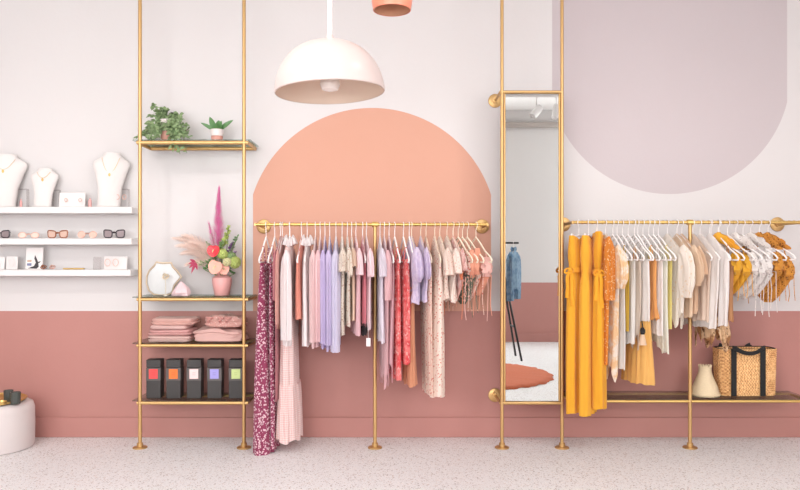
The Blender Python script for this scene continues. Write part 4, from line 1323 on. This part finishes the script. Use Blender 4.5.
garment('L', 349.5, 8, T_, 'cream tee with a faint tan flower print and gathered sleeves', 'tan flowered cream tee', ivp2, 243, 327, .024, .03, Wb=.18, sl=('puff', .04))
garment('L', 354, 8, T_, 'plain beige peach tee behind the pink tees', 'beige peach tee', bei, 243, 322, .022, .028, Wb=.175, sl=('short', .01))
garment('L', 359.5, 10, T_, 'pale pink tee with wide sleeves, first of the pink tees', 'first pale pink tee', ptee, 243, 336, .024, .03, Wb=.20, sl=('short', .05), mat2=pw)
garment('L', 365.5, 8, T_, 'deep rose top with a black lace hem and a white paper tag', 'rose top with black lace', rtee, 243, 327, .024, .028, Wb=.185, trim=(lace, .055), tag_=(.02, 338))
garment('L', 370.5, 10, T_, 'whitish pink tee just before the middle brass post', 'whitish pink tee', pw, 243, 330, .022, .026, Wb=.185, sl=('short', .06))
garment('L', 382.5, 6, T_, 'long pale lilac white tee just past the middle brass post', 'lilac white tee', plw, 243, 343, .028, .03, Wb=.20, sl=('short', .06))
garment('L', 388, 8, D_, 'mauve pink satin dress with the lowest draped hem', 'draped mauve satin dress', mauve, 243, 389, .026, .036, Wb=.17, hem='points', ripple=.03, sl=('long', 300))
garment('L', 393.5, 9, D_, 'darker mauve pink satin dress next to the coral print', 'darker mauve satin dress', mauve2, 243, 382, .022, .028, Wb=.16, hem='points', ripple=.03)
garment('L', 400, 10, D_, 'coral red dress with a pale leaf print, the longer of the two coral ones', 'longer coral print dress', coral, 262, 382, .030, .036, 'strap', Wt=.165, Wb=.18, A=.009)
garment('L', 409, 10, D_, 'coral red print dress with a shorter hem beside the tan skirt', 'shorter coral print dress', coral, 262, 365, .034, .038, 'strap', Wt=.165, Wb=.18, A=.009)
garment('L', 414.5, 9, S_, 'tan peach tiered skirt showing under the lavender blouses', 'tan peach skirt', tan, 292, 388, .022, .036, 'clip', Wt=.13, Wb=.15, A=.008, mat2=tan2, free=True)
garment('L', 417.5, 10, B_, 'lavender ruffled blouse with puffed sleeves, nearer the coral dresses', 'first lavender ruffle blouse', lavr, 240, 303, .030, .040, Wb=.175, A=.009, sl=('puff', .08), cream=True, peplum=(290, 304, .3))
garment('L', 427, 10, B_, 'lavender ruffled blouse with puffed sleeves, nearer the beige flowered dresses', 'second lavender ruffle blouse', lavr, 240, 301, .030, .040, Wb=.175, A=.009, sl=('puff', .06), cream=True, peplum=(288, 302, .3))
garment('L', 431.5, 8, D_, 'long beige dress with rust flowers, the first of two on the rail', 'first long beige flowered dress', bfl, 242, 397, .022, .034, Wb=.19, A=.008, cream=True, lam=.06)
garment('L', 440.5, 8, D_, 'long cream dress with rust flowers, the fuller of the two', 'fuller cream flowered dress', bfl2, 242, 398, .026, .056, Wb=.20, free=True, A=.009, cream=True, lam=.07)
garment('L', 448, 12, B_, 'cream flutter sleeve top with a pink print after the long flowered dresses', 'first cream flutter top', crm, 242, 299, .026, .034, Wb=.16, sl=('short', .05, .045), cream=True, peplum=(280, 300, .4))
garment('L', 456.5, 14, B_, 'cream flutter sleeve top with wide short sleeves, middle of the cream tops', 'middle cream flutter top', crm2, 242, 297, .026, .036, Wb=.16, sl=('short', .04, .05), cream=True, peplum=(282, 302, .4))
garment('L', 463, 14, B_, 'rosy cream printed top right before the peach swimwear', 'rosy printed top', pkp, 242, 288, .022, .028, Wb=.155, sl=('short', .02, .035), cream=True)
bikini('L', 466, 20, 'orange bikini with a flowered band, first of the peach swimwear', 'orange bikini', orng, 255, 305, 326, psk, 1)
bikini('L', 472.5, 22, 'pale flowered bikini between the orange and the peach ones', 'pale flowered bikini', pfl, 252, 298, 318, gfl, 2)
bikini('L', 478, 24, 'peach bikini with grey green flowered bottoms', 'peach and green bikini', peach, 250, 306, 316, gfl, 3)
bikini('L', 484, 26, 'peach bikini with plump cups, second to last on the pink rail', 'plump peach bikini', peach, 248, 302, 318, pfl, 4, .03)
bikini('L', 492, 24, 'skin pink bikini with long strings at the very end of the pink rail', 'skin pink bikini', psk, 257, 297, 322, peach, 5, .034)

# ------------------------------------------------------------------ yellow rail
yel = fabric((250, 186, 58)); yel2 = fabric((252, 192, 66)); odot = fabric((232, 146, 58), (250, 216, 160), 'dots', 62, .28)
emb = fabric((250, 240, 228), (242, 206, 160), 'blotch', 15); mus = fabric((214, 176, 72)); wg = fabric((244, 240, 236)); tau = fabric((224, 208, 192))
gold = fabric((250, 198, 116)); pru = fabric((240, 176, 108)); drp = fabric((242, 240, 228)); pyel = fabric((238, 222, 140))
wbl = fabric((248, 240, 230), (240, 222, 200), 'floral', 30, .22); beig = fabric((240, 214, 186)); beig2 = fabric((234, 202, 172)); nude = fabric((238, 216, 198))
shw = fabric((250, 244, 240)); shw2 = fabric((252, 246, 243)); tie = fabric((180, 128, 84), (232, 198, 158), 'blotch', 12, c3=(120, 78, 50)); tans = fabric((214, 160, 116))
musb = fabric((242, 184, 60)); wfl = fabric((248, 242, 238), (206, 196, 196), 'floral', 50, .24); leo = fabric((226, 158, 70), (150, 92, 40), 'floral', 60, .26)

garment('R', 568, -35, D_, 'long yellow dress with a tied belt, first on the rail beside the mirror', 'first yellow dress', yel, 238, 416, .040, .046, 'strap', Wt=.15, Wb=.17, free=True, belt=(270, yel), waist=.2, A=.010, lam=.075, drop=.015, bar=False, ripple=.006)
garment('R', 583.5, -24, D_, 'long yellow dress hanging in the middle of the three yellow ones', 'middle yellow dress', yel2, 238, 417, .046, .052, 'strap', Wt=.17, Wb=.20, free=True, A=.010, lam=.08, waist=.2, drop=.015, bar=False, ripple=.006)
garment('R', 599, -12, D_, 'long yellow dress with a waist bow, last of the yellow ones before the orange print', 'last yellow dress', yel, 234, 410, .044, .056, 'strap', Wt=.18, Wb=.20, free=True, belt=(272, yel), waist=.22, A=.010, lam=.075, drop=.015, bar=False, ripple=.01)
garment('R', 609, 8, D_, 'orange dress with pale dots beside the yellow dresses', 'orange dotted dress', odot, 240, 366, .026, .034, Wb=.17, sl=('long', 300), drop=.08)
garment('R', 619, 9, B_, 'cream blouse embroidered with orange flowers and full sleeves', 'embroidered cream blouse', emb, 240, 383, .028, .036, Wb=.16, sl=('puff', .14, .05), hem='points', ripple=.014)
garment('R', 627, 10, B_, 'plain white long tunic after the embroidered cream blouse', 'white long tunic', wg, 262, 371, .024, .030, 'strap', Wt=.17, Wb=.16)
garment('R', 631.5, 10, C_, 'mustard yellow camisole between white tops', 'mustard camisole', mus, 262, 332, .020, .024, 'strap', Wt=.17, Wb=.165)
garment('R', 637.5, 11, C_, 'white camisole just past the mustard one', 'white camisole past the mustard', wg, 262, 345, .026, .030, 'strap', Wt=.17, Wb=.165)
garment('R', 643.5, 11, C_, 'taupe cream camisole beside the white sleeveless tops', 'taupe camisole', tau, 262, 351, .022, .026, 'strap', Wt=.165, Wb=.16, hem='points', seed=5)
garment('R', 650.5, 12, C_, 'short white sleeveless top above the golden skirt', 'short white top', wg, 262, 322, .030, .036, 'strap', Wt=.18, Wb=.185)
garment('R', 653, 10, S_, 'flared golden yellow skirt hanging below the short white top', 'golden flared skirt', gold, 295, 386, .030, .070, 'clip', Wt=.13, Wb=.17, A=.009, lam=.055, free=True)
garment('R', 659.5, 12, C_, 'orange ruffled sleeveless top next to the golden skirt', 'orange ruffled top', pru, 262, 318, .022, .028, 'strap', Wt=.17, Wb=.17, peplum=(300, 320, .5))
garment('R', 665.5, 12, C_, 'white satin camisole before the pointed drape top', 'white satin camisole', shw2, 262, 336, .026, .030, 'strap', Wt=.17, Wb=.17)
garment('R', 670.5, 12, B_, 'greenish white top with a long pointed draped hem', 'pointed drape top', drp, 262, 356, .026, .040, 'strap', Wt=.17, Wb=.17, hem='asym', ripple=.03)
garment('R', 675.5, 12, C_, 'pale lemon camisole before the white full sleeved blouse', 'pale lemon camisole', pyel, 262, 330, .024, .026, 'strap', Wt=.165, Wb=.165)
garment('R', 685, 12, B_, 'white blouse with big puffed sleeves beside the brass post', 'white puff sleeve blouse', wbl, 240, 329, .034, .048, Wb=.18, sl=('puff', .20, .058), hem='points', ripple=.012, A=.009)
garment('R', 695, 12, B_, 'beige blouse with gathered sleeves, first past the brass post', 'first beige blouse', beig, 238, 318, .026, .034, Wb=.17, sl=('puff', .12, .045))
garment('R', 700, 12, B_, 'sandy beige flutter top behind the first beige blouse', 'sandy flutter top', beig2, 236, 312, .024, .030, Wb=.165, sl=('short', .06, .036), peplum=(296, 313, .4))
garment('R', 711.5, 12, D_, 'nude pink slip before the sheer white gathered tops', 'nude slip', nude, 240, 322, .022, .026, Wb=.165)
garment('R', 719, 12, D_, 'sheer white pleated tunic, nearer the brass post', 'nearer sheer white tunic', shw, 240, 329, .034, .046, Wb=.185, A=.009, lam=.045)
garment('R', 729, 12, D_, 'sheer white pleated tunic, fuller one before the yellow swimwear', 'fuller sheer white tunic', shw2, 240, 327, .036, .050, Wb=.185, A=.010, lam=.045)
garment('R', 730, 11, S_, 'brown tie dye skirt with a ragged hem peeking below the sheer tunics', 'tie dye skirt', tie, 296, 350, .045, .062, 'clip', Wt=.14, Wb=.165, hem='points', ripple=.05, A=.011, free=True)
garment('R', 738, 12, C_, 'tan top in a thin strip beside the yellow swimwear', 'tan strip top', tans, 262, 322, .012, .014, 'strap', Wt=.16, Wb=.16)
bikini('R', 745, 24, 'mustard yellow bikini with a gathered frill, first of the swimwear', 'first mustard bikini', musb, 252, 298, 303, yel2, 11, .032, False, True, .08)
bikini('R', 754, 24, 'mustard yellow bikini hanging second among the swimwear', 'second mustard bikini', musb, 255, 297, 301, musb, 12, .034, False, False, .08)
bikini('R', 762.5, 24, 'white flowered bikini beside the mustard ones', 'first white flowered bikini', wfl, 252, 298, 318, wfl, 13, .028, False, True, .08)
bikini('R', 770, 24, 'white flowered bikini in the middle of the white swimwear', 'middle white flowered bikini', wfl, 254, 300, 322, wfl, 14, .03, False, False, .075)
bikini('R', 778, 24, 'white flowered bikini beside the tan spotted ones', 'last white flowered bikini', wfl, 250, 299, 318, wfl, 15, .028, False, True, .08)
bikini('R', 787, 24, 'tan spotted bikini with a ruffled top', 'first tan spotted bikini', leo, 252, 296, 304, leo, 16, .032, False, True, .085)
bikini('R', 796, 24, 'tan spotted bikini at the very edge of the view', 'last tan spotted bikini', leo, 256, 304, 308, leo, 17, .034, False, True, .085)

# a black and beige tassel hangs from the taupe camisole
for o in list(COL.objects):
    if o.get('label', '').startswith('taupe cream camisole'):
        tz = CAMZ + (257 - 330) / 151 - ZR
        b_ = MB().tube([(.0, -.185, tz + .06), (.002, -.192, tz + .02), (0, -.192, tz)], .004, 6).build('tassel_cord', M['black_cloth'], o)
        MB().blob((0, -.194, tz - .01), .018, .014, .026, 3, .1).build('tassel_knot', M['black_cloth'], o)
        MB().lathe([(.012, -.03), (.018, -.06), (.026, -.10), (.01, -.101)], (0, -.194, tz), 28).build('tassel', beig, o)

# ------------------------------------------------------------------ the shop behind the camera, seen in the mirror
RUX, RUY, RUR = .73, -3.40, .96
rows = []
rr = random.Random(9)
prof = [(.0, .030), (.15, .032), (.35, .030), (.6, .032), (.8, .030), (.92, .028), (.98, .020), (1.0, .002)]
rows = []
for r_, z_ in reversed(prof):
    rows.append([(RUR * max(.01, r_) * (1 + .012 * sin(23 * 2 * pi * j / 160) + .01 * sin(41 * 2 * pi * j / 160)) * cos(2 * pi * j / 160), RUR * max(.01, r_) * (1 + .012 * sin(23 * 2 * pi * j / 160) + .01 * sin(41 * 2 * pi * j / 160)) * sin(2 * pi * j / 160), z_ + rr.uniform(-.004, .004) * (r_ > .02)) for j in range(160)])
tag(MB().grid(rows, True, False, True).build('round_rug', M['rug'], None, True, (RUX, RUY, .001)), 'round shaggy rust rug on the terrazzo, seen in the mirror', 'rug')

rk = thing('trestle_rack', 'black steel trestle clothes rack reflected in the mirror', 'clothes rack', (1.0, -4.72, 0))
ax0, ax1, az = -.42, .27, 1.50
MB().tube([(ax0 - .04, 0, az), (ax1 + .27, 0, az)], .012, 12).build('top_bar', M['black_metal'], rk)
for xx in (ax0, ax1):
    for sy in (-1, 1):
        MB().tube([(xx, sy * .012, az - .01), (xx + (.27 if xx > 0 else -.27), sy * .24, .0)], .014, 12).build('leg', M['black_metal'], rk)
    MB().tube([(xx + (.194 if xx > 0 else -.194), -.17, .42), (xx + (.194 if xx > 0 else -.194), .17, .42)], .011, 10).build('cross_bar', M['black_metal'], rk)
r = random.Random(77)
jx, jy, jz = 1.475, -4.72, 1.50
jt = thing('denim_jacket', 'light blue denim jacket on the black trestle rack, seen in the mirror', 'jacket', (jx, jy, jz), radians(20))
loft(lambda v: .215 - .02 * v, lambda v: (.02 + .05 * smooth(v * 3)), lambda u: -.07 - .11 * min(abs(u), .23) / .2, lambda u, s: -.60 + .006 * sin(4 * s), .006, .09, r).build('body', M['denim'], jt)
for sd in (-1, 1):
    sleeve(sd, -.18, [(.17, -.15), (.215, -.22), (.235, -.40), (.225, -.74)], .062, .05, .05, .045, r, .007, .1).build('sleeve', M['denim'], jt)
MB().tube([(.03 * sin(2 * pi * i / 30), .085 * cos(2 * pi * i / 30), -.065 - .02 * abs(cos(2 * pi * i / 30))) for i in range(30)], [(.02, .008)] * 30, 8, True).build('collar', M['denim'], jt)
hanger(jx, jz, radians(20), 'slim white hanger inside the denim jacket on the black rack')
COL.objects[-1]
for o in list(COL.objects):
    if o.get('label') == 'slim white hanger inside the denim jacket on the black rack':
        o.location.y = jy
        if 'group' in o: del o['group']
# track lights near the far ceiling
tag(MB().box(1.2, 2.9, -5.53, -5.49, ZC - .035, ZC - .001, .004).build('light_track', M['white_paint']), 'white ceiling light track reflected at the top of the mirror', 'light track')
for i, (sx, tilt) in enumerate(((1.92, .7), (2.20, .15))):
    t = thing('track_spotlight', ('white track spotlight tilted sideways, in the mirror' if i == 0 else 'white track spotlight pointing nearly straight down, in the mirror'), 'spotlight', (sx, -5.51, ZC - .036))
    MB().tube([(0, 0, 0), (0, 0, -.12)], .012, 10).build('stem', M['white_paint'], t)
    b = MB().lathe([(.01, .10), (.045, .095), (.055, .06), (.055, -.10), (.050, -.105), (.047, -.08), (.01, -.07)], (0, 0, 0), 32).build('head', M['white_paint'], t)
    b.location = (0, 0, -.20); b.rotation_euler = (tilt * .5, tilt, 0)

# added track lights over the racks, out of view, to brighten floor and clothes
tag(MB().box(-3.2, 3.2, -2.62, -2.58, ZC - .035, ZC - .001, .004).build('light_track', M['white_paint']), 'added white ceiling light track above the racks, parallel to the mural wall', 'light track')
for sx, nm in ((-2.5, 'the jewellery ledges'), (-1.0, 'the pink rail'), (1.0, 'the mirror'), (2.4, 'the yellow rail')):
    t = thing('track_spotlight', 'added white fill spotlight on the ceiling, out of view, aimed at ' + nm, 'spotlight', (sx, -2.6, ZC - .036))
    MB().tube([(0, 0, 0), (0, 0, -.12)], .012, 10).build('stem', M['white_paint'], t)
    b = MB().lathe([(.01, .10), (.045, .095), (.055, .06), (.055, -.10), (.050, -.105), (.047, -.08), (.01, -.07)], (0, 0, 0), 32).build('head', M['white_paint'], t)
    b.location = (0, 0, -.20); b.rotation_euler = (.6, 0, 0)
    l = bpy.data.lights.new('added_fill_spot', 'SPOT'); l.energy = 42; l.spot_size = radians(125); l.spot_blend = 1.0; l.shadow_soft_size = .12; l.color = (1, .965, .92)
    lo = bpy.data.objects.new('added_fill_spot', l); COL.objects.link(lo); lo.location = (sx, -2.6 + .075, ZC - .036 - .20 - .11); lo.rotation_euler = (.52, 0, 0)

# ------------------------------------------------------------------ daylight and camera
w = bpy.data.worlds.new('sky'); SC.world = w; w.use_nodes = True
bg = w.node_tree.nodes['Background']
bg.inputs[0].default_value = (.985, .99, 1.0, 1); bg.inputs[1].default_value = 6.0
def portal(name, loc, rot, sx, sy):
    l = bpy.data.lights.new(name, 'AREA'); l.shape = 'RECTANGLE'; l.size = sx; l.size_y = sy
    l.cycles.is_portal = True
    o = bpy.data.objects.new(name, l); COL.objects.link(o); o.location = loc; o.rotation_euler = rot
for nm, (a, b, c, d) in (('window_daylight', W1), ('window_daylight', W2)):
    portal(nm, ((a + b) / 2, YB - .12, (c + d) / 2), (radians(90), 0, 0), b - a, d - c)
a, b, c, d = W3
portal('window_daylight', (XR + .12, (a + b) / 2, (c + d) / 2), (0, radians(90), 0), d - c, b - a)

cam = bpy.data.cameras.new('camera'); co = bpy.data.objects.new('camera', cam); COL.objects.link(co)
co.location = (0, CAMY, CAMZ); co.rotation_euler = (radians(90), 0, 0)
cam.sensor_width = 36; cam.lens = FPX / 800 * 36; cam.shift_y = 12 / 800; cam.clip_start = .05
SC.camera = co
SC.view_settings.view_transform = 'Standard'; SC.view_settings.look = 'None'
SC.view_settings.gamma = 1.0; SC.view_settings.use_curve_mapping = False
SC.view_settings.exposure = 0.28
SC.cycles.use_denoising = True
SC.cycles.sample_clamp_indirect = 6.0
SC.cycles.caustics_reflective = False; SC.cycles.caustics_refractive = False
SC.cycles.transparent_max_bounces = 16
